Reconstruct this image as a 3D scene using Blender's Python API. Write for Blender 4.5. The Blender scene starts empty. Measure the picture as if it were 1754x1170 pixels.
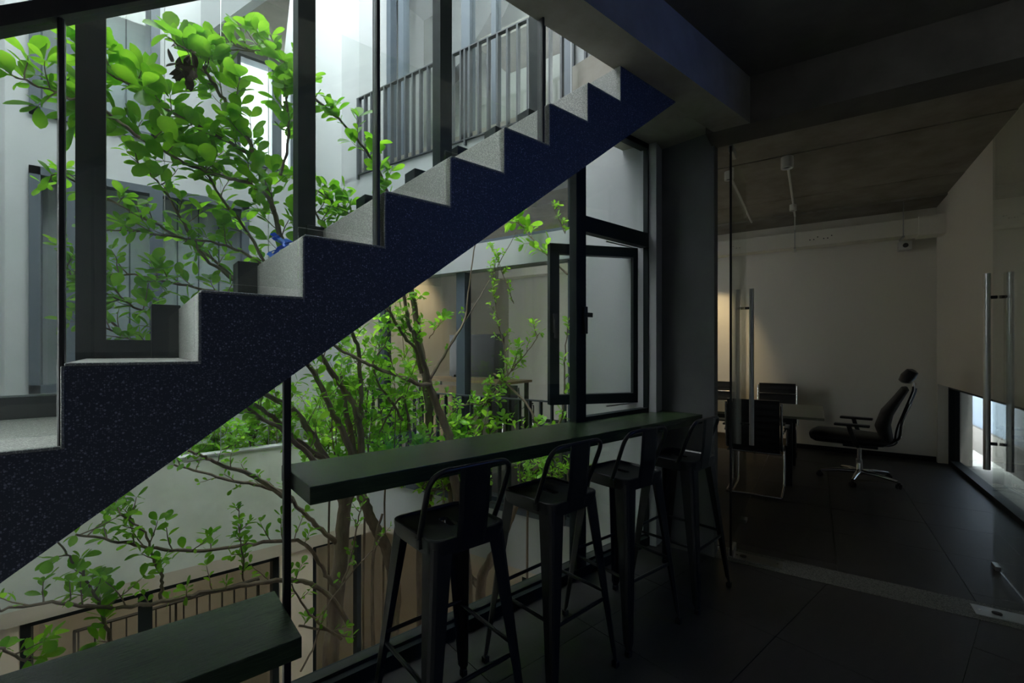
import bpy, bmesh, math, random
from mathutils import Vector, Matrix
R = random.Random(7)
SC = bpy.context.scene
COL = SC.collection
PI = math.pi

# ------------------------------------------------------------------ camera, world, exposure
# World frame: X runs along the window wall (away to the right), Y points out into the courtyard,
# Z up, room floor at 0, camera 1.5 m above the origin, level, looking 50 deg from X towards Y.
F, CX, HY, H = 780.0, 877.0, 598.0, 1.5
cam = bpy.data.cameras.new('camera'); co = bpy.data.objects.new('camera', cam); COL.objects.link(co)
cam.sensor_width = 36; cam.lens = F / 1754 * 36; cam.shift_y = (HY - 585) / 1754
cam.clip_start = 0.02
YAW = math.radians(50.05)
co.location = (0, 0, H); co.rotation_euler = (PI / 2, 0, YAW - PI / 2)
SC.camera = co
CY, SY = math.cos(YAW), math.sin(YAW)

w = bpy.data.worlds.new('overcast_sky'); SC.world = w; w.use_nodes = True
bg = w.node_tree.nodes['Background']; bg.inputs[0].default_value = (0.92, 0.97, 1.0, 1); bg.inputs[1].default_value = 11.5
SC.view_settings.view_transform = 'Standard'; SC.view_settings.look = 'None'
SC.view_settings.gamma = 1; SC.view_settings.use_curve_mapping = False
SC.view_settings.exposure = 0.5
SC.cycles.max_bounces = 12; SC.cycles.transparent_max_bounces = 24; SC.cycles.diffuse_bounces = 6
SC.cycles.sample_clamp_indirect = 6

def area(name, loc, target, size, power, color, spot=None):
    L = bpy.data.lights.new(name, 'SPOT' if spot else 'AREA'); L.energy = power; L.color = color
    if spot: L.spot_size = spot; L.spot_blend = 0.9; L.shadow_soft_size = 0.03
    else: L.shape = 'RECTANGLE'; L.size, L.size_y = size
    o = bpy.data.objects.new(name, L); COL.objects.link(o); o.location = loc
    o.rotation_euler = (Vector(target) - Vector(loc)).to_track_quat('-Z', 'Y').to_euler()
    return o

# ------------------------------------------------------------------ frames of reference
def T(px, py, v):                       # point seen at (px,py) lying on the plane Y = v
    tx = (px - CX) / F; d = v / (SY - CY * tx)
    return Vector((d * (CY + SY * tx), v, H + (HY - py) / F * d))
P0 = Vector((3.22, 1.577, 0)); RA = math.radians(16.5)
A = Vector((math.cos(RA), math.sin(RA), 0)); B = Vector((math.sin(RA), -math.cos(RA), 0))
OM = Matrix.Translation(P0) @ Matrix.Rotation(RA, 4, 'Z')     # office frame: x = away, y = left
def O(a, b, z=0): return P0 + a * A + b * B + Vector((0, 0, z))

# ------------------------------------------------------------------ mesh helpers
class MB:
    def __init__(s): s.v = []; s.f = []; s.sm = []
    def add(s, vs, fs, smooth=False):
        n = len(s.v); s.v += [tuple(x) for x in vs]; s.f += [tuple(n + i for i in f) for f in fs]; s.sm += [smooth] * len(fs); return s
    def box(s, x0, x1, y0, y1, z0, z1, M=None):
        vs = [Vector((x, y, z)) for z in (z0, z1) for y in (y0, y1) for x in (x0, x1)]
        if M: vs = [M @ q for q in vs]
        return s.add(vs, [(0, 2, 3, 1), (4, 5, 7, 6), (0, 1, 5, 4), (2, 6, 7, 3), (0, 4, 6, 2), (1, 3, 7, 5)])
    def rbox(s, x0, x1, y0, y1, z0, z1, r=0.01, M=None, seg=3):      # box with rounded edges
        bm = bmesh.new(); bmesh.ops.create_cube(bm, size=1)
        for q in bm.verts: q.co = Vector(((x0 + x1) / 2 + q.co.x * (x1 - x0), (y0 + y1) / 2 + q.co.y * (y1 - y0), (z0 + z1) / 2 + q.co.z * (z1 - z0)))
        bmesh.ops.bevel(bm, geom=bm.edges[:], offset=r, segments=seg, profile=0.6, affect='EDGES')
        bm.verts.index_update()
        vs = [(M @ q.co if M else q.co.copy()) for q in bm.verts]
        s.add(vs, [[q.index for q in f.verts] for f in bm.faces], seg > 1); bm.free(); return s
    def tube(s, pts, r, n=10, cap=True, closed=False):
        pts = [Vector(p) for p in pts]; m = len(pts)
        rs = r if isinstance(r, (list, tuple)) else [r] * m
        up = Vector((0, 0, 1)); rings = []; prev = None
        for i, p in enumerate(pts):
            if closed: d = pts[(i + 1) % m] - pts[i - 1]
            else: d = pts[min(i + 1, m - 1)] - pts[max(i - 1, 0)]
            d = d.normalized() if d.length > 1e-9 else Vector((0, 0, 1))
            if prev is None: a = d.orthogonal().normalized()
            else:
                a = prev - d * prev.dot(d); a = a.normalized() if a.length > 1e-6 else d.orthogonal().normalized()
            prev = a; b = d.cross(a)
            rings.append([p + rs[i] * (math.cos(2 * PI * k / n) * a + math.sin(2 * PI * k / n) * b) for k in range(n)])
        vs = [q for rg in rings for q in rg]; fs = []
        for i in range(m if closed else m - 1):
            j = (i + 1) % m
            for k in range(n): fs.append((i * n + k, i * n + (k + 1) % n, j * n + (k + 1) % n, j * n + k))
        if cap and not closed: fs += [tuple(range(n))[::-1], tuple((m - 1) * n + k for k in range(n))]
        return s.add(vs, fs, True)
    def prism(s, poly, axis, a0, a1, smooth=False):    # poly: 2-D points, extruded along axis
        n = len(poly)
        def mk(p, a): return {'x': (a, p[0], p[1]), 'y': (p[0], a, p[1]), 'z': (p[0], p[1], a)}[axis]
        vs = [mk(p, a0) for p in poly] + [mk(p, a1) for p in poly]
        fs = [tuple(range(n))[::-1], tuple(range(n, 2 * n))] + [(i, (i + 1) % n, n + (i + 1) % n, n + i) for i in range(n)]
        return s.add(vs, fs, smooth)
    def lathe(s, prof, c=(0, 0, 0), n=20):
        vs = [(c[0] + r * math.cos(2 * PI * k / n), c[1] + r * math.sin(2 * PI * k / n), c[2] + z) for r, z in prof for k in range(n)]
        fs = [(i * n + k, i * n + (k + 1) % n, (i + 1) * n + (k + 1) % n, (i + 1) * n + k) for i in range(len(prof) - 1) for k in range(n)]
        fs += [tuple(range(n))[::-1], tuple((len(prof) - 1) * n + k for k in range(n))]
        return s.add(vs, fs, True)
    def xf(s, M):
        s.v = [tuple(M @ Vector(q)) for q in s.v]; return s
    def mesh(s, name):
        me = bpy.data.meshes.new(name); me.from_pydata(s.v, [], s.f)
        bm = bmesh.new(); bm.from_mesh(me); bmesh.ops.recalc_face_normals(bm, faces=bm.faces[:]); bm.to_mesh(me); bm.free()
        if any(s.sm):
            me.polygons.foreach_set('use_smooth', s.sm); me.set_sharp_from_angle(angle=math.radians(38))
        return me
    def build(s, name, mat, parent=None, M=None, **k):
        me = s.mesh(name); me.materials.append(mat)
        return link(name, me, parent, M, **k)

def link(name, me, parent=None, M=None, **k):
    o = bpy.data.objects.new(name, me); COL.objects.link(o)
    if parent: o.parent = parent
    if M is not None: o.matrix_local = M
    tag(o, **k); return o
def tag(o, label=None, cat=None, group=None, kind=None):
    if label: o['label'] = label
    if cat: o['category'] = cat
    if group: o['group'] = group
    if kind: o['kind'] = kind
    return o
def empty(name, M=None, **k):
    return link(name, None, None, M, **k)
def bevel(o, wd=0.004, seg=2):
    m = o.modifiers.new('edge', 'BEVEL'); m.width = wd; m.segments = seg; m.limit_method = 'ANGLE'; m.angle_limit = 0.6
    return o
def copy_tree(o, parent=None):
    c = o.copy(); COL.objects.link(c)
    if parent: c.parent = parent
    for ch in list(o.children): copy_tree(ch, c)
    return c
def arc(c, r, a0, a1, n, f): return [f(c[0] + r * math.cos(a0 + (a1 - a0) * i / n), c[1] + r * math.sin(a0 + (a1 - a0) * i / n)) for i in range(n + 1)]
def fillet(pts, r, n=5):                # round the corners of a polyline
    pts = [Vector(p) for p in pts]; out = [pts[0]]
    for i in range(1, len(pts) - 1):
        a, b, c = pts[i - 1], pts[i], pts[i + 1]
        rr = min(r, (a - b).length * .48, (c - b).length * .48)
        p, q = b + (a - b).normalized() * rr, b + (c - b).normalized() * rr
        for k in range(n + 1):
            t = k / n; out.append((1 - t) ** 2 * p + 2 * t * (1 - t) * b + t * t * q)
    out.append(pts[-1]); return out

# ------------------------------------------------------------------ materials
def mat(name, col, rough=0.6, metal=0.0, noise=None, bump=None, spec=0.5, coat=0.0):
    m = bpy.data.materials.new(name); m.use_nodes = True; nt = m.node_tree; p = nt.nodes['Principled BSDF']
    p.inputs['Base Color'].default_value = (*col, 1); p.inputs['Roughness'].default_value = rough
    p.inputs['Metallic'].default_value = metal; p.inputs['Specular IOR Level'].default_value = spec
    p.inputs['Coat Weight'].default_value = coat
    if noise or bump: tc = nt.nodes.new('ShaderNodeTexCoord')
    if noise:                            # (scale, other colour, contrast low, high, stretch)
        sc, c2, lo, hi = noise[:4]; st = noise[4] if len(noise) > 4 else (1, 1, 1)
        mp = nt.nodes.new('ShaderNodeMapping'); mp.inputs['Scale'].default_value = st; nt.links.new(tc.outputs['Object'], mp.inputs[0])
        n = nt.nodes.new('ShaderNodeTexNoise'); n.inputs['Scale'].default_value = sc; n.inputs['Detail'].default_value = 6; n.inputs['Roughness'].default_value = 0.62
        nt.links.new(mp.outputs[0], n.inputs['Vector'])
        r = nt.nodes.new('ShaderNodeValToRGB'); r.color_ramp.elements[0].position = lo; r.color_ramp.elements[1].position = hi
        r.color_ramp.elements[0].color = (*col, 1); r.color_ramp.elements[1].color = (*c2, 1)
        nt.links.new(n.outputs[0], r.inputs[0]); nt.links.new(r.outputs[0], p.inputs['Base Color'])
    if bump:
        sc, st = bump[:2]; mp = nt.nodes.new('ShaderNodeMapping'); mp.inputs['Scale'].default_value = bump[2] if len(bump) > 2 else (1, 1, 1)
        nt.links.new(tc.outputs['Object'], mp.inputs[0])
        n = nt.nodes.new('ShaderNodeTexNoise'); n.inputs['Scale'].default_value = sc; n.inputs['Detail'].default_value = 5
        nt.links.new(mp.outputs[0], n.inputs['Vector'])
        b = nt.nodes.new('ShaderNodeBump'); b.inputs['Strength'].default_value = st; b.inputs['Distance'].default_value = 0.01
        nt.links.new(n.outputs[0], b.inputs['Height']); nt.links.new(b.outputs[0], p.inputs['Normal'])
    return m

def terrazzo(name, base, chip_a, chip_b, thresh, sc=(170, 95)):
    m = bpy.data.materials.new(name); m.use_nodes = True; nt = m.node_tree; p = nt.nodes['Principled BSDF']
    tc = nt.nodes.new('ShaderNodeTexCoord')
    def layer(scale, th, size):
        v = nt.nodes.new('ShaderNodeTexVoronoi'); v.inputs['Scale'].default_value = scale; nt.links.new(tc.outputs['Object'], v.inputs['Vector'])
        sp = nt.nodes.new('ShaderNodeSeparateColor'); nt.links.new(v.outputs['Color'], sp.inputs[0])
        g = nt.nodes.new('ShaderNodeMath'); g.operation = 'GREATER_THAN'; g.inputs[1].default_value = th; nt.links.new(sp.outputs[0], g.inputs[0])
        l = nt.nodes.new('ShaderNodeMath'); l.operation = 'LESS_THAN'; l.inputs[1].default_value = size; nt.links.new(v.outputs['Distance'], l.inputs[0])
        q = nt.nodes.new('ShaderNodeMath'); q.operation = 'MULTIPLY'; nt.links.new(g.outputs[0], q.inputs[0]); nt.links.new(l.outputs[0], q.inputs[1])
        return q
    a = layer(sc[0], thresh, 0.45); b = layer(sc[1], thresh + 0.22, 0.38)
    m1 = nt.nodes.new('ShaderNodeMix'); m1.data_type = 'RGBA'; m1.inputs[6].default_value = (*base, 1); m1.inputs[7].default_value = (*chip_a, 1)
    m2 = nt.nodes.new('ShaderNodeMix'); m2.data_type = 'RGBA'; m2.inputs[7].default_value = (*chip_b, 1)
    nt.links.new(a.outputs[0], m1.inputs[0]); nt.links.new(m1.outputs[2], m2.inputs[6]); nt.links.new(b.outputs[0], m2.inputs[0])
    nt.links.new(m2.outputs[2], p.inputs['Base Color']); p.inputs['Roughness'].default_value = 0.55
    return m

def glass(name, tint=(0.965, 0.98, 0.97), refl=1.0):
    m = bpy.data.materials.new(name); m.use_nodes = True; nt = m.node_tree; nt.nodes.clear()
    o = nt.nodes.new('ShaderNodeOutputMaterial'); mx = nt.nodes.new('ShaderNodeMixShader')
    t = nt.nodes.new('ShaderNodeBsdfTransparent'); t.inputs[0].default_value = (*tint, 1)
    g = nt.nodes.new('ShaderNodeBsdfGlossy'); g.inputs['Roughness'].default_value = 0.0; g.inputs[0].default_value = (refl, refl, refl, 1)
    lw = nt.nodes.new('ShaderNodeLayerWeight'); lw.inputs['Blend'].default_value = .5
    pw = nt.nodes.new('ShaderNodeMath'); pw.operation = 'POWER'; pw.inputs[1].default_value = 5; nt.links.new(lw.outputs['Facing'], pw.inputs[0])
    fr = nt.nodes.new('ShaderNodeMath'); fr.operation = 'MULTIPLY_ADD'; fr.inputs[1].default_value = .9; fr.inputs[2].default_value = .035; nt.links.new(pw.outputs[0], fr.inputs[0])
    nt.links.new(fr.outputs[0], mx.inputs[0]); nt.links.new(t.outputs[0], mx.inputs[1]); nt.links.new(g.outputs[0], mx.inputs[2]); nt.links.new(mx.outputs[0], o.inputs[0])
    return m

def leafmat(name, c1, c2, tr1, tr2):
    m = bpy.data.materials.new(name); m.use_nodes = True; nt = m.node_tree; p = nt.nodes['Principled BSDF']; out = nt.nodes['Material Output']
    oi = nt.nodes.new('ShaderNodeTexCoord'); n = nt.nodes.new('ShaderNodeTexNoise'); n.inputs['Scale'].default_value = 2.3; n.inputs['Detail'].default_value = 2
    geo = nt.nodes.new('ShaderNodeNewGeometry'); nt.links.new(geo.outputs['Position'], n.inputs['Vector']); n.inputs['Scale'].default_value = 9
    r = nt.nodes.new('ShaderNodeValToRGB'); r.color_ramp.elements[0].position = .35; r.color_ramp.elements[1].position = .65
    r.color_ramp.elements[0].color = (*c1, 1); r.color_ramp.elements[1].color = (*c2, 1); nt.links.new(n.outputs[0], r.inputs[0])
    r2 = nt.nodes.new('ShaderNodeValToRGB'); r2.color_ramp.elements[0].position = .35; r2.color_ramp.elements[1].position = .65
    r2.color_ramp.elements[0].color = (*tr1, 1); r2.color_ramp.elements[1].color = (*tr2, 1); nt.links.new(n.outputs[0], r2.inputs[0])
    nt.links.new(r.outputs[0], p.inputs['Base Color']); p.inputs['Roughness'].default_value = .45
    t = nt.nodes.new('ShaderNodeBsdfTranslucent'); nt.links.new(r2.outputs[0], t.inputs[0])
    mx = nt.nodes.new('ShaderNodeMixShader'); mx.inputs[0].default_value = .55
    nt.links.new(p.outputs[0], mx.inputs[1]); nt.links.new(t.outputs[0], mx.inputs[2]); nt.links.new(mx.outputs[0], out.inputs[0])
    return m

M_ = dict(
    white=mat('white_render', (.48, .485, .50), .8, noise=(1.3, (.42, .44, .45), .35, .7), bump=(60, .05)),
    officewhite=mat('office_white_paint', (.72, .69, .60), .75, bump=(80, .03)),
    offgreen=mat('weathered_white_render', (.66, .70, .62), .85, noise=(2.2, (.48, .53, .44), .35, .75), bump=(40, .08)),
    tan=mat('warm_lit_beige_wall', (.55, .49, .39), .8, noise=(2, (.50, .44, .34), .4, .7)),  # warm lamplight of the lower storey put into the beige
    cream=mat('cream_wall_paint', (.78, .68, .54), .8),
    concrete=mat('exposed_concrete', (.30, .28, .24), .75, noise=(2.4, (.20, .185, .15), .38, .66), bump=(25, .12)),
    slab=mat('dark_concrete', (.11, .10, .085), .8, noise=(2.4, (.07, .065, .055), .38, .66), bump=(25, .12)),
    greyplaster=mat('grey_plaster', (.15, .152, .155), .7, noise=(1.7, (.105, .107, .11), .3, .7), bump=(30, .05)),
    tile=mat('charcoal_floor_tile', (.020, .020, .020), .46, noise=(3, (.030, .029, .028), .35, .7, (1, 5, 1)), bump=(60, .05)),
    grout=mat('pale_grout', (.17, .17, .155), .8),
    granite=terrazzo('granite_strip', (.10, .10, .085), (.2, .2, .18), (.03, .03, .03), .35),
    terrazzo=terrazzo('dark_navy_terrazzo', (.034, .042, .062), (.11, .123, .16), (.20, .215, .28), .62, (260, 150)),
    pale_step=terrazzo('pale_grey_terrazzo', (.165, .172, .158), (.36, .37, .34), (.12, .12, .12), .45, (300, 220)),  # treads and risers, lighter than the flight beneath
    frame=mat('charcoal_window_frame', (.013, .019, .020), .5, bump=(30, .02), spec=.2),
    farframe=mat('grey_blue_window_frame', (.075, .095, .12), .5),
    steel=mat('black_steel', (.012, .012, .013), .38, bump=(60, .03)),
    stool=mat('black_powder_coat', (.010, .0105, .012), .36, bump=(90, .03)),
    rail=mat('grey_painted_railing', (.06, .068, .078), .5),
    rub=mat('black_rubber', (.012, .012, .012), .7),
    wood=mat('dark_wood_green_reflection', (.034, .054, .024), .24, noise=(6, (.022, .036, .016), .35, .7, (1, 14, 14)), bump=(18, .22, (1, 16, 16))),  # green of the mirrored leaves put into the wood colour
    chrome=mat('polished_chrome', (.75, .75, .75), .12, 1.0),
    brushed=mat('brushed_steel', (.45, .45, .44), .28, 1.0),
    leather=mat('black_leather', (.014, .014, .015), .42, bump=(120, .15)),
    mesh=mat('black_mesh_fabric', (.013, .014, .015), .7, bump=(300, .2)),
    plastic=mat('black_plastic', (.015, .015, .016), .45),
    whiteplastic=mat('white_plastic', (.75, .75, .72), .45),
    desk=mat('grey_green_table_top', (.16, .17, .12), .35),
    deskwood=mat('oak_board', (.42, .28, .14), .5, noise=(5, (.32, .2, .1), .35, .7, (1, 10, 1))),
    soil=mat('dark_soil', (.05, .038, .026), .95, bump=(20, .8)),
    bark=mat('brown_bark', (.14, .105, .072), .9, noise=(9, (.26, .205, .145), .4, .65, (1, 1, .3)), bump=(45, .6, (1, 1, .25))),
    paving=mat('warm_paving', (.45, .37, .26), .8, noise=(3, (.38, .31, .22), .4, .7)),
    leaf=leafmat('leaf_green', (.07, .22, .012), (.15, .36, .02), (.17, .50, .015), (.38, .76, .04)),
    leaf2=leafmat('leaf_mid_green', (.12, .30, .04), (.22, .46, .06), (.3, .68, .03), (.55, .95, .08)),
    dry=mat('dry_brown_leaf', (.06, .035, .025), .85, bump=(30, .5)),
    blue=mat('blue_plastic_film', (.01, .13, .75), .35),
    blueout=mat('blue_painted_boundary_wall', (.06, .09, .13), .8, noise=(3, (.05, .075, .115), .35, .7)),
    greyout=mat('cement_plinth', (.09, .085, .08), .85, noise=(4, (.065, .06, .058), .35, .7), bump=(40, .4)),
    paleout=mat('pale_ground_slab', (.30, .31, .30), .8),
    glass=glass('clear_glass'), glassdoor=glass('greenish_door_glass', (.93, .955, .93)),
    blind_reflection=mat('pale_blind_reflection', (.42, .46, .49), .8, noise=(1.2, (.30, .34, .37), .35, .7)),
    interior=mat('dim_interior_wall', (.30, .31, .29), .8),
)
def emit(name, col, st):
    m = bpy.data.materials.new(name); m.use_nodes = True; p = m.node_tree.nodes['Principled BSDF']
    p.inputs['Emission Color'].default_value = (*col, 1); p.inputs['Emission Strength'].default_value = st; p.inputs['Base Color'].default_value = (*col, 1); return m
M_['lamp'] = emit('lit_lamp_lens', (1, .86, .62), 14)
M_['screen'] = emit('lit_screen', (.75, .9, 1), 1.3)

# lights: room lamps of the office (warm spot on its walls), blue fill added to tint the stair side, no source built
area('added_blue_fill', (3.24, -1.5, 3.0), (1.9, 1.45, 2.3), (.5, .4), 24, (.08, .25, 1.0))
S = 'structure'
# ------------------------------------------------------------------ ROOM SHELL
VG = 2.06            # glazing plane of the window wall (lower part)
VU = 2.14            # glazing above the stair
SOF = 2.97           # beam soffit
# floor: slab + tiles
fl = MB(); fl.prism([(-2.6, -3.0), (5.2, -3.0), (3.80, -.2), (3.29, 1.577), (3.45, 2.16), (-2.6, 2.16)], 'z', -.30, -.008)
floor = fl.build('floor', M_['grout'], kind=S)
TS = .67
tile_cache = {}
def clip_poly(poly, p, n):               # keep the side where (x-p).n <= 0
    out = []
    for i in range(len(poly)):
        a, b = poly[i], poly[(i + 1) % len(poly)]
        da = (a[0] - p[0]) * n[0] + (a[1] - p[1]) * n[1]; db = (b[0] - p[0]) * n[0] + (b[1] - p[1]) * n[1]
        if da <= 0: out.append(a)
        if (da < 0 < db) or (db < 0 < da):
            t = da / (da - db); out.append((a[0] + t * (b[0] - a[0]), a[1] + t * (b[1] - a[1])))
    return out
def place_tile(poly, parent, M=None):
    cx = sum(p[0] for p in poly) / len(poly); cy = sum(p[1] for p in poly) / len(poly)
    q = [(p[0] - cx, p[1] - cy) for p in poly]
    key = tuple((round(a, 3), round(b, 3)) for a, b in q)
    if key not in tile_cache:
        s = .9955
        tile_cache[key] = MB().prism([(a * s, b * s) for a, b in q], 'z', -.008, 0).mesh('tile'); tile_cache[key].materials.append(M_['tile'])
    mm = Matrix.Translation((cx, cy, R.uniform(-.0006, .0006)))
    link('tile', tile_cache[key], parent, (M @ mm) if M else mm)
nP = (A.x, A.y)
for i in range(-6, 4):
    for j in range(-5, 4):
        x0, y0 = 3.25 + (i - 1) * TS, .268 + (j - 1) * TS
        if x0 < -.7 or y0 < -1.8: continue
        x1, y1 = x0 + TS, min(y0 + TS, 2.0)
        if y1 - y0 < .05: continue
        poly = clip_poly([(x0, y0), (x1, y0), (x1, y1), (x0, y1)], (P0.x, P0.y), nP)
        if len(poly) < 3: continue
        ar = abs(sum(poly[k][0] * poly[(k + 1) % len(poly)][1] - poly[(k + 1) % len(poly)][0] * poly[k][1] for k in range(len(poly)))) / 2
        if ar < .01: continue
        place_tile(poly, floor)
# office floor in the office frame (x = A, y = -B)
fo = MB().box(.242, 4.75, -2.1, 7.2, -.30, -.008); floor2 = fo.build('office_floor', M_['grout'], M=OM, kind=S)
for i in range(8):
    for j in range(-4, 7):
        a0 = .36 + (i - 1) * TS; b0 = .06 + j * TS
        a1, b1 = min(a0 + TS, 4.63), min(b0 + TS, 2.09); a0 = max(a0, .245)
        if a1 - a0 < .05 or b1 - b0 < .05: continue
        place_tile([(a0, -b1), (a1, -b1), (a1, -b0), (a0, -b0)], floor2)
th = MB().box(0.0, .24, -1.95, .0, -.3, .002).build('threshold_strip', M_['granite'], M=OM, kind=S)
# floor-spring cover plates let into the strip
def plate(b0, b1, label):
    t = empty('floor_spring_plate', OM @ Matrix.Translation((.12, -(b0 + b1) / 2, .002)), label=label, cat='door hardware')
    l = (b1 - b0) / 2
    bevel(MB().box(-.065, .065, -l, l, 0, .005).build('cover', M_['brushed'], t), .002)
    for s in (-1, 1): MB().lathe([(.008, .005), (.008, .0065), (.004, .007)], (0, s * (l - .03), 0), 12).build('screw', M_['chrome'], t)
    MB().lathe([(.022, .005), (.022, .009), (.014, .010)], (0, l * .55, 0), 16).build('pivot', M_['steel'], t)
plate(.10, .42, 'steel floor spring plate in the stone threshold below the left glass door')
plate(1.36, 1.80, 'shiny steel floor spring plate in the threshold at the right edge of the photo')

# ceilings and beams
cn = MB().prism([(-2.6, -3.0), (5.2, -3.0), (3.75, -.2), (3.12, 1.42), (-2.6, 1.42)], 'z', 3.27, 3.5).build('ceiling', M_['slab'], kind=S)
MB().box(-2.6, 3.12, 1.276, 1.49, SOF, 3.5).build('trim_1', M_['concrete'], kind=S, label='concrete beam along the stair opening')
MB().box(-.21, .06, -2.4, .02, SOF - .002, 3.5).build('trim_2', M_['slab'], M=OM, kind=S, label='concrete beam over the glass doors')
# soffit piece over the column and window head, right of the stair
MB().prism([(2.40, 1.45), (3.24, 1.45), (3.46, 2.2), (2.40, 2.2)], 'z', 3.07, 3.5).build('ceiling_soffit', M_['concrete'], kind=S)
# office ceiling: three slab strips with recessed seams and a shallow end beam
oc = MB().box(.0, 4.75, -2.3, 7.2, 3.46, 3.65).build('office_ceiling', M_['concrete'], M=OM, kind=S)
for a0, a1, zz in ((.06, 1.72, 3.42), (1.726, 3.25, 3.414), (3.256, 4.02, 3.41), (4.03, 4.7, 3.385)):
    MB().box(a0, a1, -2.2, 7.15, zz, 3.47).build('slab_strip', M_['concrete'], oc)
# column at the end of the bar
M_col = OM
col = MB().prism([(3.22, 1.577), (3.36, 1.62), (3.53, 2.2), (3.20, 2.2)], 'z', 0, 3.1)
col.build('column', M_['greyplaster'], kind=S)
# near room hidden walls (behind and beside the camera)
MB().box(-2.7, 5.3, -3.1, -2.98, -.3, 3.5).build('wall_back', M_['greyplaster'], kind=S)
MB().box(-2.7, -2.6, -3.0, 2.2, -.3, 3.5).build('wall_left', M_['greyplaster'], kind=S)
MB().box(-.05, .05, -5.2, -2.1, -.3, 3.5).build('wall_right', M_['greyplaster'], M=OM, kind=S)
# stairwell enclosure over the room: upper floor front behind the stair opening
MB().box(-2.6, 4.4, 1.30, 1.40, 3.5, 6.3).build('wall_upper', M_['greyplaster'], kind=S)
MB().box(-2.7, 4.4, 1.3, 2.3, 6.3, 6.45).build('ceiling_stairwell', M_['concrete'], kind=S)
MB().box(3.3, 3.4, 1.4, 2.3, 3.5, 6.3).build('wall_stairwell_end', M_['greyplaster'], kind=S)
# office walls
MB().box(4.63, 4.75, -2.3, 7.1, -.3, 3.65).build('wall_office_end', M_['officewhite'], M=OM, kind=S)
MB().box(0, 4.75, 4.9, 5.0, -.3, 3.65).build('wall_office_left', M_['officewhite'], M=OM, kind=S)
wr = MB().box(.24, 4.63, -2.26, -1.957, 1.04, 3.65).build('wall_office_right', M_['officewhite'], M=OM, kind=S)
MB().box(4.612, 4.63, -1.95, 4.9, 0, .07).build('baseboard_office_end', M_['steel'], M=OM, kind=S)
# low window along the floor of the right wall
wl = empty('window_1', OM, kind=S, label='low floor-level window strip under the right office wall')
f = MB()
f.box(.3, 4.56, -2.16, -2.06, 0, .055); f.box(.3, 4.56, -2.16, -2.06, .985, 1.04); f.box(4.50, 4.57, -2.16, -2.06, .0, 1.04)
f.build('window_frame', M_['frame'], wl)
MB().box(4.5, 4.512, -2.155, -2.065, 0, 1.04).build('stop_bead', M_['steel'], wl)
MB().box(1.9, 1.95, -2.16, -2.06, 0, 1.04).build('mullion', M_['frame'], wl)
MB().box(.3, 4.5, -2.115, -2.107, .05, 1.0).build('pane', M_['glass'], wl)
MB().box(4.57, 4.63, -2.26, -1.957, 0, 1.04).build('wall_return', M_['officewhite'], M=OM, kind=S)
# alley outside the low window
MB().box(-1.0, 9.5, -2.6, -2.17, -.35, -.02).build('alley_ground', M_['paleout'], M=OM, kind=S)
MB().box(-1.0, 9.5, -2.9, -2.60, -.3, .335).build('alley_plinth', M_['greyout'], M=OM, kind=S)
MB().box(-1.0, 9.5, -2.95, -2.64, .335, 5.0).build('alley_wall', M_['blueout'], M=OM, kind=S)

# ------------------------------------------------------------------ WINDOW WALL
wg = empty('window_2', kind=S, label='big fixed pane of the window wall beneath the stair')
MB().box(-1.6, 3.36, 1.995, 2.12, -.02, .065).build('sill_frame', M_['frame'], wg)
MB().box(-1.6, 3.36, 2.03, 2.085, .065, .082).build('glazing_bead', M_['steel'], wg)
MB().box(-1.6, 2.225, VG - .02, VG - .01, .08, 2.9).build('pane', M_['glass'], wg)
MB().box(2.222, 2.316, 2.0, 2.062, .06, 3.09).build('mullion', M_['frame'], wg)
# casement bay between the mullion and the column
wc = empty('window_3', kind=S, label='window bay with an open casement beside the column')
f = MB()
f.box(3.03, 3.20, 2.0, 2.10, .06, 3.09)                       # jamb
f.box(2.31, 3.04, 2.0, 2.06, 2.28, 2.385)                       # transom
f.box(2.31, 3.04, 2.0, 2.06, .985, 1.05)                      # lower transom
f.box(2.31, 3.04, 2.0, 2.06, 3.03, 3.09)
f.build('window_frame', M_['frame'], wc)
MB().box(2.31, 3.04, 2.03, 2.038, 2.38, 3.05).build('upper_pane', M_['glass'], wc)
MB().box(2.31, 3.04, 2.03, 2.038, .08, .99).build('lower_pane', M_['glass'], wc)
# open casement sash, hinged at the right
hinge = Vector((3.06, 2.095, 0)); ang = math.radians(180 - 26)
Ms = Matrix.Translation(hinge) @ Matrix.Rotation(ang, 4, 'Z')
sash = empty('window_4', Ms, kind=S, label='open casement sash swung outward')
f = MB(); Lh = .75
f.box(0, .07, -.03, .03, 1.085, 2.285); f.box(Lh - .075, Lh, -.03, .03, 1.085, 2.285)
f.box(0, Lh, -.03, .03, 1.085, 1.16); f.box(0, Lh, -.03, .03, 2.21, 2.285)
bevel(f.build('sash_frame', M_['frame'], sash), .003)
MB().box(.06, Lh - .07, -.004, .004, 1.15, 2.22).build('pane', M_['glass'], sash)
h = MB(); h.rbox(Lh - .052, Lh - .022, .03, .05, 1.62, 1.76, .004); h.rbox(Lh - .048, Lh - .026, .05, .066, 1.58, 1.72, .004); h.build('handle', M_['steel'], sash)
MB().tube([(.06, .0, 2.295), (.35, .13, 2.295)], .006, 8).build('stay_arm', M_['brushed'], sash)
MB().tube([(.06, .0, 1.078), (.35, .13, 1.078)], .006, 8).build('stay_arm', M_['brushed'], sash)
h = MB(); h.rbox(2.28, 2.31, 1.978, 2.001, 1.60, 1.78, .004); h.rbox(2.285, 2.345, 1.965, 1.98, 1.71, 1.74, .004); h.build('latch', M_['steel'], wc)

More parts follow.
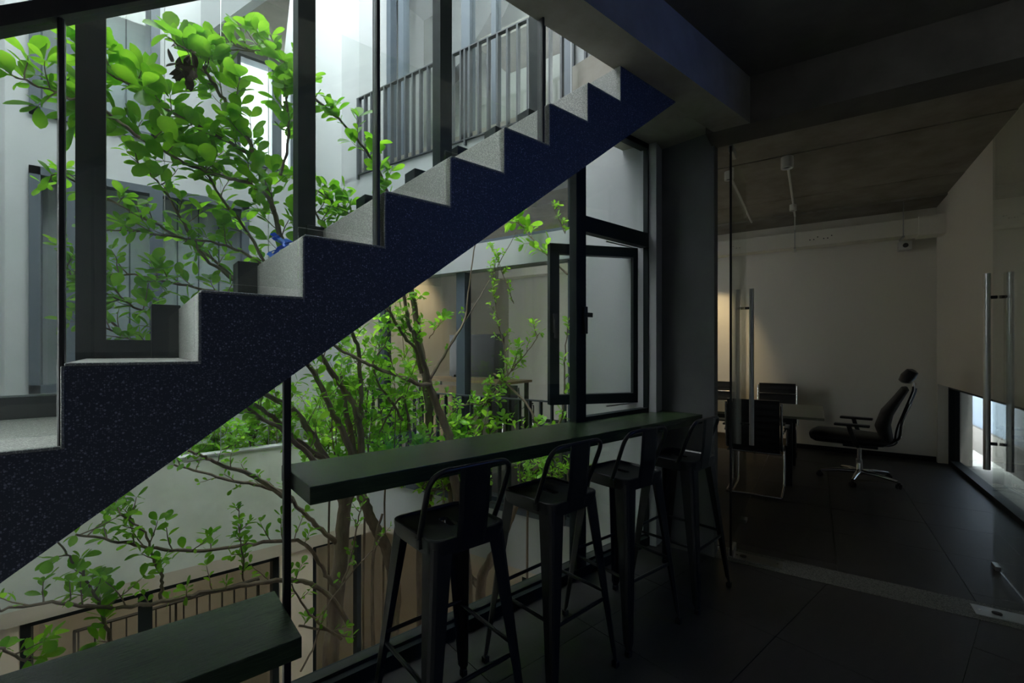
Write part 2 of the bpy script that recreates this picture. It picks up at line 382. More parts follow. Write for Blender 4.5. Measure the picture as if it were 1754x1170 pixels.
# ------------------------------------------------------------------ STAIR
VS = 1.45; TR, RI = .2583, .1885
def nos(k): return -.116 + TR * (k - 1), 1.462 + RI * (k - 1)
stair = empty('staircase', Matrix.Translation((nos(0)[0], VS, 0)), label='solid dark terrazzo staircase with a zigzag side climbing across the window wall', cat='staircase')
sM = Matrix.Translation((-nos(0)[0], -VS, 0))
kmin, kmax = -3, 9
def under(u): return 1.462 + RI / TR * (u + .116) - .392
# carcass following the zigzag; treads and risers are cast in one, with each step a block on the sloped waist
waist = []
u0 = nos(kmin)[0]; u1 = 2.45
bodypoly = [(u0, under(u0)), (u0, nos(kmin)[1])]
for k in range(kmin, kmax):
    u, z = nos(k); un, zn = nos(k + 1)
    bodypoly += [(un, z), (un, zn)]
bodypoly += [(2.2, nos(kmax)[1]), (2.2, 3.078), (2.48, 3.078), (2.48, under(2.48))]
mb = MB(); n = len(bodypoly)
mb.prism(bodypoly, 'y', VS, 2.17)
body = mb.build('flight', M_['terrazzo'], stair, sM)
bpoly = body  # faces are concave n-gons; triangulate safely
bm = bmesh.new(); bm.from_mesh(body.data); bmesh.ops.triangulate(bm, faces=bm.faces[:], ngon_method='EAR_CLIP'); bm.to_mesh(body.data); bm.free()
# nosing lip on every step
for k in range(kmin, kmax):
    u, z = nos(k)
    MB().rbox(u, u + TR - .006, VS - .003, 2.16, z - .001, z + .006, .0015, seg=1).build('tread', M_['pale_step'], stair, sM)
    MB().rbox(u + TR - .006, u + TR + .001, VS - .003, 2.16, z - .001, z + RI - .001, .0015, seg=1).build('riser', M_['pale_step'], stair, sM)

# upper glazing standing on the stair
wu = empty('window_5', kind=S, label='tall glazing standing on the stair treads')
mull = [-.104 - .69, -.104, .588, 1.292, 1.996]
for i, u in enumerate(mull[1:]):
    wd = .062 if i else .078
    k = int((u + .116) // TR) + 1; zb = nos(k)[1]
    if i == 0:
        MB().box(-.143, -.066, VU - .02, VU + .04, zb - .2, 6.3).build('mullion', M_['frame'], wu)
    else:
        MB().box(u - .036, u + .036, VU - .05, VU + .03, zb - .02, 6.3).build('mullion', M_['frame'], wu)
# sash frame of the first bay on the stair
f = MB(); f.box(-.07, .13, VU - .04, VU + .03, nos(1)[1] + .0, nos(1)[1] + .07); f.build('bottom_rail', M_['frame'], wu)
MB().box(-1.6, -.15, VU - .04, VU + .05, nos(0)[1], nos(0)[1] + .075).build('bottom_rail', M_['frame'], wu)
# stepped blocks closing the glass against every riser
for k in range(2, 10):
    u, z = nos(k); z0 = nos(k - 1)[1]
    w_ = .085 if k < 3 else .075
    bevel(MB().box(nos(k)[0] - w_, nos(k)[0], VU - .06, VU + .05, z0, z + .012).build('step_closer', M_['frame'], wu), .003)
for i in range(len(mull)):
    a = mull[i] - (1.0 if i == 0 else 0); b = mull[i + 1] if i + 1 < len(mull) else 2.5
    MB().box(a, b, VU, VU + .01, nos(max(-3, int((max(a, -1.2) + .116) // TR) + 1))[1] if i else 1.27, 6.3).build('pane', M_['glass'], wu)

# balustrade on the room side of the stair
bal = empty('glass_balustrade', Matrix.Translation((nos(1)[0], VS, 0)), label='clear glass balustrade with black posts and sloping handrail on the stair', cat='balustrade')
bM = Matrix.Translation((-nos(1)[0], -VS, 0))
def railz(u): return 1.462 + RI / TR * (u + .116) + .80
for u, zb in ((nos(1)[0] - .006, nos(0)[1] - .02), (nos(4)[0] - .022, nos(3)[1] - .02), (nos(7)[0] - .03, nos(6)[1] - .02)):
    MB().rbox(u - .006, u + .006, VS + .005, VS + .045, zb, railz(u), .003, seg=1).build('post', M_['steel'], bal, bM)
MB().prism([(-1.0, railz(-1.0)), (1.6, railz(1.6)), (1.6, railz(1.6) + .045), (-1.0, railz(-1.0) + .045)], 'y', VS + .0, VS + .05).build('handrail', M_['steel'], bal, bM)
for a, b in ((-.86, nos(1)[0] - .014), (nos(1)[0] + .002, nos(4)[0] - .03), (nos(4)[0] - .012, nos(7)[0] - .038)):
    pts = [(a, railz(a)), (b, railz(b))]
    ks = [k for k in range(-3, 10) if a < nos(k)[0] < b + .04]
    low = []; 
    kb = int((b + .116) // TR) + 1
    lowp = [(b, nos(kb)[1] + .03)]
    kk = kb
    while nos(kk)[0] > a:
        lowp += [(nos(kk)[0] - .012, nos(kk)[1] + .03), (nos(kk)[0] - .012, nos(kk - 1)[1] + .03)]; kk -= 1
    lowp += [(a, nos(kk)[1] + .03)]
    g = MB().prism(pts + lowp, 'y', VS + .018, VS + .026).build('glass_panel', M_['glass'], bal, bM)
    bm = bmesh.new(); bm.from_mesh(g.data); bmesh.ops.triangulate(bm, faces=bm.faces[:], ngon_method='EAR_CLIP'); bm.to_mesh(g.data); bm.free()

# steel hanger post below the stair
hp = MB().rbox(.455, .481, 1.915, 1.945, .0, 1.478, .002, seg=1).build('hanger_post', M_['steel'], label='slim black steel post between the bar counter and the lower bench', cat='post')

# ------------------------------------------------------------------ BAR COUNTER AND BENCH
def plank(name, x0, x1, z0, z1, label, cat):
    t = empty(name, Matrix.Translation(((x0 + x1) / 2, 1.85, 0)), label=label, cat=cat)
    m = Matrix.Translation((-(x0 + x1) / 2, -1.85, 0))
    bevel(MB().box(x0, x1, 1.665, 2.055, z0, z1).build('worktop', M_['wood'], t, m), .0025)
    return t, m
t, m = plank('bar_counter', .478, 3.30, .955, 1.02, 'long dark wooden bar counter along the glass', 'counter')
MB().rbox(.49, 3.20, 2.04, 2.058, .93, .957, .002, seg=1).build('support_angle', M_['steel'], t, m)
t, m = plank('window_bench', -.85, .452, .438, .511, 'low dark wooden window bench end at the bottom left of the photo', 'bench')
for u in (-.75, -.4): MB().rbox(u, u + .05, 1.72, 2.0, 0, .44, .003, seg=1).build('leg', M_['steel'], t, m)

# ------------------------------------------------------------------ STOOLS
def rsq(h, r, n=6):                      # rounded square outline, 4*(n+1) points
    out = []
    for q, (sx, sy) in enumerate(((1, 1), (-1, 1), (-1, -1), (1, -1))):
        for i in range(n + 1):
            a = q * PI / 2 + i * PI / 2 / n
            out.append((sx * (h - r) + r * math.cos(a), sy * (h - r) + r * math.sin(a)))
    return out
def make_stool():
    ST = .834
    root = empty('bar_stool', label='x', cat='bar stool', group='black metal bar stools at the bar counter')
    # seat pan: rings joined from skirt to handle slot
    loops = []
    def ring(pts, z): loops.append([(x, y, z) for x, y in pts])
    N = 28
    def slot():
        o = []
        for x, y in rsq(1, .999, 6):
            a = math.atan2(y, x); cx = math.cos(a); cy = math.sin(a)
            o.append((.020 * cx, (.032 if cy > 0 else -.032) * (1 if abs(cy) > .15 else abs(cy) / .15) + .018 * cy))
        return o
    ring(rsq(.160, .04), ST - .062); ring(rsq(.166, .045), ST - .012); ring(rsq(.165, .045), ST - .003); ring(rsq(.160, .042), ST)
    ring(rsq(.152, .038), ST - .001); ring(rsq(.146, .036), ST - .008); ring(rsq(.09, .04), ST - .009); ring(slot(), ST - .009); ring(slot(), ST - .022)
    vs = [p for l in loops for p in l]; n = len(loops[0]); fs = []
    for i in range(len(loops) - 1):
        for k in range(n): fs.append((i * n + k, i * n + (k + 1) % n, (i + 1) * n + (k + 1) % n, (i + 1) * n + k))
    MB().add(vs, fs, True).build('seat', M_['stool'], root)
    # legs: tapered folded sheet angles, flared outwards
    legs = {}
    for sx in (-1, 1):
        for sy in (-1, 1):
            top, bot = .158, .232; m = MB(); L = []
            for t_ in (0, .5, .93, .955, 1.0):
                z = ST - .03 - t_ * (ST - .03 - .0); h = top + (bot - top) * t_; wdt = .078 + (.030 - .078) * t_
                if t_ > .93: wdt *= .72
                th_ = .004; r = .018
                # section: outer L with rounded corner, inner L
                ox, oy = sx * h, sy * h
                pts = [(ox, oy - sy * wdt), (ox, oy - sy * r), (ox - sx * r * .3, oy - sy * r * .3), (ox - sx * r, oy), (ox - sx * wdt, oy),
                       (ox - sx * wdt, oy - sy * th_), (ox - sx * (r + th_), oy - sy * th_), (ox - sx * th_, oy - sy * (r + th_)), (ox - sx * th_, oy - sy * wdt)]
                L.append([(x, y, z) for x, y in pts])
            n = 9; vs = [p for l in L for p in l]; fs = []
            for i in range(len(L) - 1):
                for k in range(n): fs.append((i * n + k, i * n + (k + 1) % n, (i + 1) * n + (k + 1) % n, (i + 1) * n + k))
            fs += [tuple(range(n)), tuple((len(L) - 1) * n + k for k in range(n))[::-1]]
            lg = m.add(vs, fs).build('leg', M_['stool'], root)
            MB().rbox(sx * (bot - .014) - .014, sx * (bot - .014) + .014, sy * (bot - .014) - .014, sy * (bot - .014) + .014, 0, .028, .004).build('foot', M_['rub'], lg)
    def at(z): return .158 + (.232 - .158) * (ST - .03 - z) / (ST - .03) - .012
    for (z, a, b) in ((.33, (-1, -1), (1, -1)), (.37, (-1, 1), (1, 1)), (.35, (-1, -1), (-1, 1)), (.35, (1, -1), (1, 1))):
        h = at(z); MB().tube([(a[0] * h, a[1] * h, z), (a[0] * h * .86 + b[0] * h * .14, a[1] * h * .86 + b[1] * h * .14, z), (b[0] * h * .86 + a[0] * h * .14, b[1] * h * .86 + a[1] * h * .14, z), (b[0] * h, b[1] * h, z)], [.006, .0085, .0085, .006], 8).build('footrest_bar', M_['stool'], root)
    # cross braces under the seat
    MB().box(-.16, .16, -.012, .012, ST - .05, ST - .044).build('under_brace', M_['stool'], root)
    # hoop back, leaning to -Y (the room side)
    pts = fillet([(-.168, -.075, ST - .012), (-.173, -.110, ST + .07), (-.180, -.178, ST + .243), (.180, -.178, ST + .243), (.173, -.110, ST + .07), (.168, -.075, ST - .012)], .075, 7)
    hp_ = MB().tube(pts, .0105, 10).build('back_hoop', M_['stool'], root)
    for s in (-1, 1): MB().rbox(s * .168 - .008, s * .168 + .008, -.09, -.06, ST - .045, ST - .008, .003).build('hoop_bracket', M_['stool'], hp_)
    # central back plate with pressed panel
    th_ = .003; prof = [(-.160, ST - .05), (-.166, ST), (-.178, ST + .08), (-.19, ST + .245)]
    m = MB(); vs = []
    for sd in (0, 1):
        for (y, z) in prof:
            for x in (-.066, -.048, .048, .066): vs.append((x, y + sd * th_ - (.004 if abs(x) < .05 else 0), z))
    fs = []
    for sd in (0, 1):
        for i in range(3):
            for k in range(3):
                a = sd * 16 + i * 4 + k; fs.append((a, a + 1, a + 5, a + 4))
    for i in range(3): fs += [(i * 4, i * 4 + 4, 16 + i * 4 + 4, 16 + i * 4), (i * 4 + 3, i * 4 + 7, 16 + i * 4 + 7, 16 + i * 4 + 3)]
    m.add(vs, fs).build('back_plate', M_['stool'], root)
    return root
st = make_stool()
stl = [(.955, 1.53, 0, 'black metal bar stool nearest the camera at the left end of the counter'),
       (1.53, 1.545, 2, 'second black metal bar stool from the left, with its slotted seat in view'),
       (2.09, 1.55, -2, 'third black metal bar stool from the left, before the casement window'),
       (2.665, 1.53, 3, 'farthest black metal bar stool, at the right end of the counter by the column')]
for i, (x, y, rz, lab) in enumerate(stl):
    o = st if i == 0 else copy_tree(st)
    o.location = (x, y, .0008); o.rotation_euler = (0, 0, math.radians(rz)); o['label'] = lab

# ------------------------------------------------------------------ GLASS DOORS
def glass_door(bp, side, label):
    t = empty('glass_door', OM @ Matrix.Translation((.12, -bp, 0)), label=label, cat='glass door')
    MB().rbox(-.06, .79, -.006, .006, .02, 2.955, .001, seg=1).build('pane', M_['glassdoor'], t)
    MB().box(-.072, -.061, -.007, .007, .02, 2.955).build('edge_seal', M_['rub'], t)
    for z0, z1 in ((.006, .06), (2.915, 2.968)):
        bevel(MB().box(-.065, .10, -.016, .016, z0, z1).build('patch_fitting', M_['brushed'], t), .003)
    bevel(MB().box(.70, .79, -.015, .015, .006, .035).build('floor_stop', M_['brushed'], t), .003)
    for s in (-1, 1):
        hd = MB().tube([(.70, s * .055, .683), (.70, s * .055, 2.013)], .019, 16).build('handle', M_['brushed'], t)
        for z in (.86, 1.85): MB().tube([(.70, s * .006, z), (.70, s * .055, z)], .011, 12).build('standoff', M_['steel'], hd)
    return t
glass_door(.10, 1, 'left frameless glass door standing open, with tall steel bar handles by the chairs')
glass_door(1.63, -1, 'right frameless glass door standing open at the right edge, with tall steel bar handles')
# fixed side light beside the right door
fg = empty('fixed_glass_panel', OM @ Matrix.Translation((.12, -1.87, 0)), label='fixed glass side panel beyond the right door', cat='glass panel')
MB().box(-.005, .005, -.18, .18, .003, 2.97).build('pane', M_['glassdoor'], fg)
MB().box(-.012, .012, -.19, -.17, .003, 2.97).build('edge_channel', M_['brushed'], fg)

# ------------------------------------------------------------------ OFFICE FURNITURE
def table(a0, a1, b0, b1, label, legs, top='desk'):
    t = empty('meeting_table', OM @ Matrix.Translation(((a0 + a1) / 2, -(b0 + b1) / 2, 0)), label=label, cat='table')
    la, lb = (a1 - a0) / 2, (b1 - b0) / 2
    bevel(MB().box(-la, la, -lb, lb, .748, .775).build('tabletop', M_[top], t), .002)
    for y in legs:
        for sx in (-1, 1): MB().box(sx * (la - .12) - .045, sx * (la - .12) + .045, y - .03, y + .03, 0, .748).build('leg', M_['steel'], t)
    MB().box(la - .16, la - .13, -lb + .3, lb - .3, .12, .34).build('low_shelf_board', M_['deskwood'], t)
    MB().box(-la + .1, la - .1, -lb + .25, lb - .25, .69, .748).build('apron', M_['steel'], t)
table(2.22, 3.52, -1.75, .69, 'grey-green meeting table with thick black legs in the office', (-.90, .90))
t = empty('work_desk', OM @ Matrix.Translation((.95, 3.0, 0)), label='high oak-edged work desk behind the courtyard railing', cat='desk')
MB().box(-.25, .25, -.75, .75, 1.10, 1.128).build('tabletop', M_['deskwood'], t)
for sx in (-1, 1):
    for sy in (-1, 1): MB().box(sx * .2 - .02, sx * .2 + .02, sy * .7 - .02, sy * .7 + .02, 0, 1.10).build('leg', M_['steel'], t)
MB().box(-.2, -.18, .05, .68, .12, 1.05).build('modesty_panel', M_['deskwood'], t)
t = empty('desk_partition', OM @ Matrix.Translation((1.12, 3.05, 1.129)), label='black partition panel standing on the oak-edged desk', cat='partition')
MB().rbox(-.015, .015, -.44, .44, .012, .56, .004).build('panel', M_['plastic'], t)
for y in (-.35, .35): MB().rbox(-.05, .05, y - .02, y + .02, 0, .03, .003).build('foot', M_['plastic'], t)

def visitor_chair():
    root = empty('visitor_chair', label='x', cat='chair', group='chrome cantilever chairs around the meeting table')
    for s in (-1, 1):
        y = s * .25
        p = fillet([(-.32, y, .96), (-.24, y, .48), (.23, y, .45), (.27, y, .40), (.20, y, .014), (-.27, y, .014)], .05, 5)
        MB().tube(p, .0125, 10).build('side_frame', M_['chrome'], root)
        p = fillet([(-.27, y * 1.04, .66), (.0, y * 1.14, .68), (.18, y * 1.14, .67), (.2, y * 1.1, .46)], .05, 5)
        ar = MB().tube(p, .011, 10).build('arm', M_['chrome'], root)
        MB().rbox(-.16, .12, y * 1.14 - .022, y * 1.14 + .022, .685, .703, .008).build('arm_pad', M_['plastic'], ar)
    MB().tube([(-.27, -.25, .014), (-.27, .25, .014)], .0125, 10).build('floor_bar', M_['chrome'], root)
    MB().tube([(-.30, -.25, .84), (-.30, .25, .84)], .011, 10).build('cross_bar', M_['chrome'], root)
    MB().tube([(-.22, -.25, .44), (-.22, .25, .44)], .012, 10).build('cross_bar', M_['chrome'], root)
    # sling seat and back as one ribbed curved sheet each
    def sheet(path, th_, name):
        vs = []; n = len(path)
        for sd in (0, 1):
            for i, (x, z) in enumerate(path):
                a = path[max(i - 1, 0)]; b = path[min(i + 1, n - 1)]; dx, dz = b[0] - a[0], b[1] - a[1]; l = math.hypot(dx, dz)
                rb = .004 * math.sin(i * 2.1) * (1 if sd else -1)
                nx, nz = -dz / l * (th_ * sd + rb), dx / l * (th_ * sd + rb)
                for y in (-.235, .235): vs.append((x + nx, y, z + nz))
        fs = []
        for i in range(n - 1):
            fs += [(2 * i, 2 * i + 1, 2 * i + 3, 2 * i + 2), (2 * n + 2 * i, 2 * n + 2 * i + 1, 2 * n + 2 * i + 3, 2 * n + 2 * i + 2),
                   (2 * i, 2 * i + 2, 2 * n + 2 * i + 2, 2 * n + 2 * i), (2 * i + 1, 2 * i + 3, 2 * n + 2 * i + 3, 2 * n + 2 * i + 1)]
        fs += [(0, 1, 2 * n + 1, 2 * n), (2 * n - 2, 2 * n - 1, 4 * n - 1, 4 * n - 2)]
        MB().add(vs, fs, True).build(name, M_['leather'], root)
    sheet([(.22 - .46 * i / 16, .462 + .018 * i / 16) for i in range(17)], .022, 'seat')
    sheet([(-.235 - .085 * i / 22 - .02 * math.sin(i / 22 * PI), .49 + .50 * i / 22) for i in range(23)], .020, 'backrest')
    return root
vc = visitor_chair()
spots = [(1.98, .08, 0, 'chrome-framed black chair, back to us, at the meeting table behind the left door handle'),
         (1.98, -.74, 0, 'chrome-framed black visitor chair at the near side of the table, mostly hidden by the column'),
         (3.98, .14, 180, 'black visitor chair on the far side of the meeting table, facing the camera'),
         (3.98, -.62, 180, 'black visitor chair on the far side of the table, next to the column edge'),
         (2.1, -3.15, 10, 'chrome-framed black chair behind the courtyard railing, right of the oak-edged desk')]
for i, (a, b, rz, lab) in enumerate(spots):
    o = vc if i == 0 else copy_tree(vc)
    o.matrix_local = OM @ Matrix.Translation((a, -b, 0)) @ Matrix.Rotation(math.radians(rz), 4, 'Z'); o['label'] = lab
    if i == 4: del o['group']

def office_chair(Mx, label):
    r = empty('office_chair', Mx, label=label, cat='office chair')
    MB().lathe([(.03, .07), (.035, .10), (.028, .12), (.026, .24), (.017, .24), (.017, .40)]).build('gas_lift', M_['chrome'], r)
    for k in range(5):
        a = math.radians(72 * k + 12); c, s = math.cos(a), math.sin(a)
        sp = MB(); sp.tube([(0.02 * c, .02 * s, .105), (.16 * c, .16 * s, .10), (.30 * c, .30 * s, .075)], [.026, .020, .013], 10)
        sp = sp.build('base_spoke', M_['chrome'], r)
        m = MB(); M2 = Matrix.Translation((.31 * c, .31 * s, .028)) @ Matrix.Rotation(a + .8 * k, 4, 'Z') @ Matrix.Rotation(PI / 2, 4, 'X')
        for dz in (-.019, .005): m2 = MB().lathe([(.020, 0), (.028, .003), (.028, .011), (.020, .014)], (0, 0, dz), 16).xf(M2); m.add(m2.v, m2.f, True)
        m.rbox(.31 * c - .012, .31 * c + .012, .31 * s - .012, .31 * s + .012, .035, .07, .004)
        m.build('caster', M_['plastic'], sp)
    # seat cushion: lofted, waterfall front
    def loft(rows, name, mt, n=20):
        vs = []; 
        for (c, hw, ht, rx) in rows:   # centre (x,z), half width, half thickness, slope
            j = rows.index((c, hw, ht, rx)); c0, c1 = rows[max(j - 1, 0)][0], rows[min(j + 1, len(rows) - 1)][0]
            if name != 'seat': rx = math.atan2(c1[1] - c0[1], c1[0] - c0[0]) + PI
            for i in range(n):
                a = 2 * PI * i / n; ca, sa = math.cos(a), math.sin(a)
                y = hw * math.copysign(abs(ca) ** .55, ca); q = ht * math.copysign(abs(sa) ** .8, sa)
                vs.append((c[0] - q * math.sin(rx), y, c[1] + q * math.cos(rx)))
        fs = [(i * n + k, i * n + (k + 1) % n, (i + 1) * n + (k + 1) % n, (i + 1) * n + k) for i in range(len(rows) - 1) for k in range(n)]
        fs += [tuple(range(n))[::-1], tuple((len(rows) - 1) * n + k for k in range(n))]
        return MB().add(vs, fs, True).build(name, mt, r)
    loft([((.375, .485), .12, .012, -.3), ((.37, .485), .19, .045, -.25), ((.33, .49), .225, .068, -.1), ((.18, .495), .24, .072, 0), ((-.05, .485), .24, .066, .05), ((-.18, .485), .23, .055, .05), ((-.22, .49), .2, .02, .1)], 'seat', M_['leather'])
    loft([((-.20, .47), .14, .012, 1.45), ((-.20, .50), .20, .045, 1.42), ((-.17, .66), .235, .058, 1.50), ((-.20, .80), .24, .05, 1.25), ((-.27, .95), .22, .036, 1.18), ((-.325, 1.07), .17, .03, 1.18), ((-.335, 1.085), .12, .01, 1.18)], 'backrest', M_['mesh'])
    loft([((-.315, 1.135), .08, .02, 1.25), ((-.32, 1.15), .13, .045, 1.2), ((-.345, 1.205), .145, .055, 1.15), ((-.375, 1.262), .13, .045, 1.05), ((-.385, 1.275), .08, .015, 1.0)], 'headrest', M_['leather'])
    MB().tube(fillet([(-.12, 0, .42), (-.26, 0, .44), (-.275, 0, .62), (-.39, 0, 1.06), (-.385, 0, 1.14)], .08, 6), [.02] * 20 + [.013] * 8 if False else .018, 10).build('back_frame', M_['chrome'], r)
    for s in (-1, 1):
        MB().tube(fillet([(-.12, s * .04, .43), (-.29, s * .06, .5), (-.30, s * .09, .72), (-.36, s * .10, .92)], .08, 6), .011, 8).build('back_brace', M_['chrome'], r)
        ar = MB().tube(fillet([(.0, s * .20, .43), (.0, s * .285, .44), (.04, s * .285, .56), (.06, s * .28, .655)], .05, 6), [.018] * 15 if False else .019, 10).build('arm_support', M_['plastic'], r)
        MB().rbox(-.09, .17, s * .28 - .04, s * .28 + .04, .655, .682, .012).build('arm_pad', M_['plastic'], ar)
    MB().rbox(-.14, .12, -.10, .10, .39, .43, .01).build('tilt_mechanism', M_['plastic'], r)
    m = MB().tube([(-.05, -.08, .40), (-.07, -.27, .395)], .006, 8); m.rbox(-.09, -.05, -.30, -.26, .38, .41, .008); m.build('lever', M_['plastic'], r)
    return r
office_chair(OM @ Matrix.Translation((3.0, -1.03, 0)) @ Matrix.Rotation(PI / 2 - .12, 4, 'Z') @ Matrix.Diagonal((1.22, 1.2, 1.0, 1)), 'black high-back office chair with headrest and chrome base before the white wall')

# duct, hangers, conduits, ceiling lamps, camera, sockets
t = empty('ventilation_duct', OM @ Matrix.Translation((4.22, 0, 3.05)), label='white rectangular duct hung below the office ceiling at the end wall', cat='duct')
bevel(MB().box(-.12, .12, -1.955, 4.8, -.10, .11).build('duct_body', M_['officewhite'], t), .004)
MB().box(-.135, .135, -1.955, -1.70, -.115, .125).build('end_box', M_['officewhite'], t)
for y in (-1.55, -.37 + .0, 1.2): MB().tube([(-.14, y, -.10), (-.14, y, .34)], .006, 8).build('hanger_rod', M_['brushed'], t)
for y in (-1.55, -.37, 1.2): MB().box(-.15, .13, y - .012, y + .012, -.125, -.103).build('hanger_strap', M_['brushed'], t)
for dy in (0, .045, .09, .16, .205, .25):
    MB().lathe([(.008, 0), (.008, .003)], (0, 0, 0), 10).xf(Matrix.Translation((-.1225, .0 - .55 - dy, -.02 + .03 * (int(dy * 100) % 2))) @ Matrix.Rotation(-PI / 2, 4, 'Y')).build('fixing_hole', M_['steel'], t)
def can(a, b, z, label, s=1):
    t = empty('ceiling_spotlight', OM @ Matrix.Translation((a, -b, z)), label=label, cat='ceiling light', group='white cylinder fittings on the office ceiling')
    MB().lathe([(.055 * s, 0), (.055 * s, -.11 * s), (.045 * s, -.112 * s), (.043 * s, -.09 * s)], (0, 0, 0), 24).build('housing', M_['whiteplastic'], t)
    MB().lathe([(.04 * s, -.088 * s), (.0395 * s, -.094 * s)], (0, 0, 0), 20).build('lens', M_['steel'], t)
can(1.77, .374, 3.414, 'white cylinder ceiling spotlight nearest the glass doors')
can(3.54, .367, 3.41, 'smaller white cylinder ceiling light farther in, on the same conduit', .75)
can(1.86, -.17, 3.414, 'white ceiling light seen through the left glass door leaf', .8)
MB().tube([(1.80, -.374, 3.38), (4.02, -.374, 3.37)], .0125, 10).build('ceiling_conduit', M_['whiteplastic'], M=OM, label='white conduit along the office ceiling linking the two cylinder lights', cat='conduit')
MB().tube([(1.86, .17, 3.38), (4.02, .17, 3.37)], .0125, 10).build('ceiling_conduit', M_['whiteplastic'], M=OM, label='white ceiling conduit seen through the left glass door leaf', cat='conduit')
MB().tube([(3.98, -.374, 3.37), (3.98, -.374, 3.17)], .006, 8).build('cable_drop', M_['whiteplastic'], M=OM, label='thin white cable dropping from the conduit to the duct', cat='cable')
t = empty('security_camera', OM @ Matrix.Translation((4.62, -1.62, 2.90)), label='small white box security camera on the end wall under the duct', cat='camera')
MB().rbox(-.03, .005, -.03, .03, -.02, .06, .004).build('mount', M_['whiteplastic'], t)
MB().rbox(-.16, -.03, -.07, .07, -.07, .05, .012).build('housing', M_['whiteplastic'], t)
MB().lathe([(.03, 0), (.03, .012), (.018, .014)], (0, 0, 0), 20).xf(Matrix.Translation((-.158, 0, -.01)) @ Matrix.Rotation(-PI / 2, 4, 'Y')).build('lens', M_['steel'], t)
t = empty('wall_socket', OM @ Matrix.Translation((4.63, -1.17, .30)), label='white double wall socket behind the office chair', cat='socket')
MB().rbox(-.012, .0, -.075, .075, -.05, .05, .004).build('face_plate', M_['whiteplastic'], t)
for s in (-1, 1): MB().rbox(-.014, -.011, s * .035 - .022, s * .035 + .022, -.025, .025, .001, seg=1).build('outlet', M_['whiteplastic'], t)

# warm wall washers in the office
area('office_warm_spot', tuple(O(3.75, -.75, 3.3)), tuple(O(4.63, -.80, 1.35)), None, 85, (1, .76, .42), math.radians(52))
area('office_warm_spot_left', tuple(O(1.9, -4.2, 3.2)), tuple(O(1.9, -4.9, 1.6)), None, 40, (1, .74, .42), math.radians(75))

# ------------------------------------------------------------------ COURTYARD
VB = 5.6; VP_ = 5.1; FL2 = 3.55
GZ = -3.4
MB().prism([(-.9, 2.12), (3.6, 2.12), (5.0, 7.0), (-.9, 7.0)], 'z', GZ - .2, GZ).build('courtyard_ground', M_['paving'], kind=S)
bed = MB().prism([(.3, 2.5), (2.35, 2.5), (1.9, 4.8), (.3, 4.8)], 'z', GZ, GZ + .12).build('planting_bed', M_['soil'], kind=S)
# our own building below the floor line
MB().box(-2.6, 3.6, 2.0, 2.13, GZ, -.02).build('wall_below', M_['cream'], kind=S)
# left court wall
MB().box(-1.1, -.80, 2.2, 5.8, GZ, 8.6).build('wall_court_left', M_['white'], kind=S)
# back facade (plane v = 5.6): built of pieces around the openings
bf = empty('wall_court_back', kind=S)
def bfbox(x0, x1, z0, z1, m='white', y0=VB, y1=VB + .25): return MB().box(x0, x1, y0, y1, z0, z1).build('wall_panel', M_[m], bf)
W1 = (-.66, .22)      # upper window
bfbox(-.9, -.66, .5, 8.6); bfbox(-.66, 2.1, 3.06, 3.50); bfbox(-.66, .98, -.6, 1.12)
bfbox(.98, 2.1, -.6, 3.06); bfbox(.22, .87, 3.5, 8.6); bfbox(1.42, 2.1, 3.5, 8.6); bfbox(-.66, .22, 6.6, 8.6); bfbox(.87, 1.42, 4.65, 8.6)
# planter parapet in front of it
MB().box(-.8, 2.3, VP_, VP_ + .10, -.5, .50).build('wall_planter', M_['offgreen'], kind=S)
MB().box(-.8, 2.3, VP_ + .1, VB, -.5, .36).build('planter_soil', M_['soil'], kind=S)
MB().box(-.8, 2.3, VP_ - .012, VP_ + .112, .50, .515).build('trim_3', M_['white'], kind=S, label='pale coping on the planter wall')
def far_window(name, x0, x1, z0, z1, muls, label, trans=(), fw=.07, y=VB, back=True, fm='farframe'):
    t = empty(name, Matrix.Translation((x0, y, z0)), kind=S, label=label)
    m = Matrix.Translation((-x0, -y, -z0))
    f = MB(); f.box(x0, x0 + fw, y - .03, y + .09, z0, z1); f.box(x1 - fw, x1, y - .03, y + .09, z0, z1)
    f.box(x0, x1, y - .03, y + .09, z0, z0 + fw); f.box(x0, x1, y - .03, y + .09, z1 - fw, z1)
    f.build('window_frame', M_[fm], t, m)
    for u in muls: MB().box(u - .05, u + .05, y - .035, y + .08, z0, z1).build('mullion', M_[fm], t, m)
    for zz in trans: MB().box(x0, x1, y - .032, y + .08, zz - .05, zz + .05).build('transom', M_[fm], t, m)
    xs = [x0 + fw] + sorted(muls) + [x1 - fw]
    for a, b in zip(xs, xs[1:]): MB().box(a + .04, b - .04, y + .02, y + .03, z0 + fw, z1 - fw).build('pane', M_['glass'], t, m)
    if back: MB().box(x0, x1, y + .23, y + .25, z0, z1).build('blind_reflection', M_['blind_reflection'], t, m)  # backing for curtains, with wall reflections in the glass put into its grey
    for a, b in (zip(xs, xs[1:]) if back else ()):
        n = max(1, int((b - a) / .18))
        for i in range(1, n): MB().box(a + (b - a) * i / n - .006, a + (b - a) * i / n + .006, y + .20, y + .212, z0, z1).build('blind_wand', M_[fm], t, m)
    return t
far_window('window_6', -.66, .98, 1.12, 3.06, [.19, -.40], 'wide dark-framed window of the far facade at this level')
far_window('window_7', -.66, .22, 3.50, 6.6, [-.40], 'tall dark-framed window of the far facade one floor up', trans=(4.95,))
far_window('window_8', .87, 1.42, 3.50, 4.65, [1.25], 'narrow bright window of the far facade one floor up', back=False, fw=.03)
MB().box(.9, 1.4, 6.6, 6.65, 3.4, 6.0).build('wall_bright', M_['white'], kind=S)
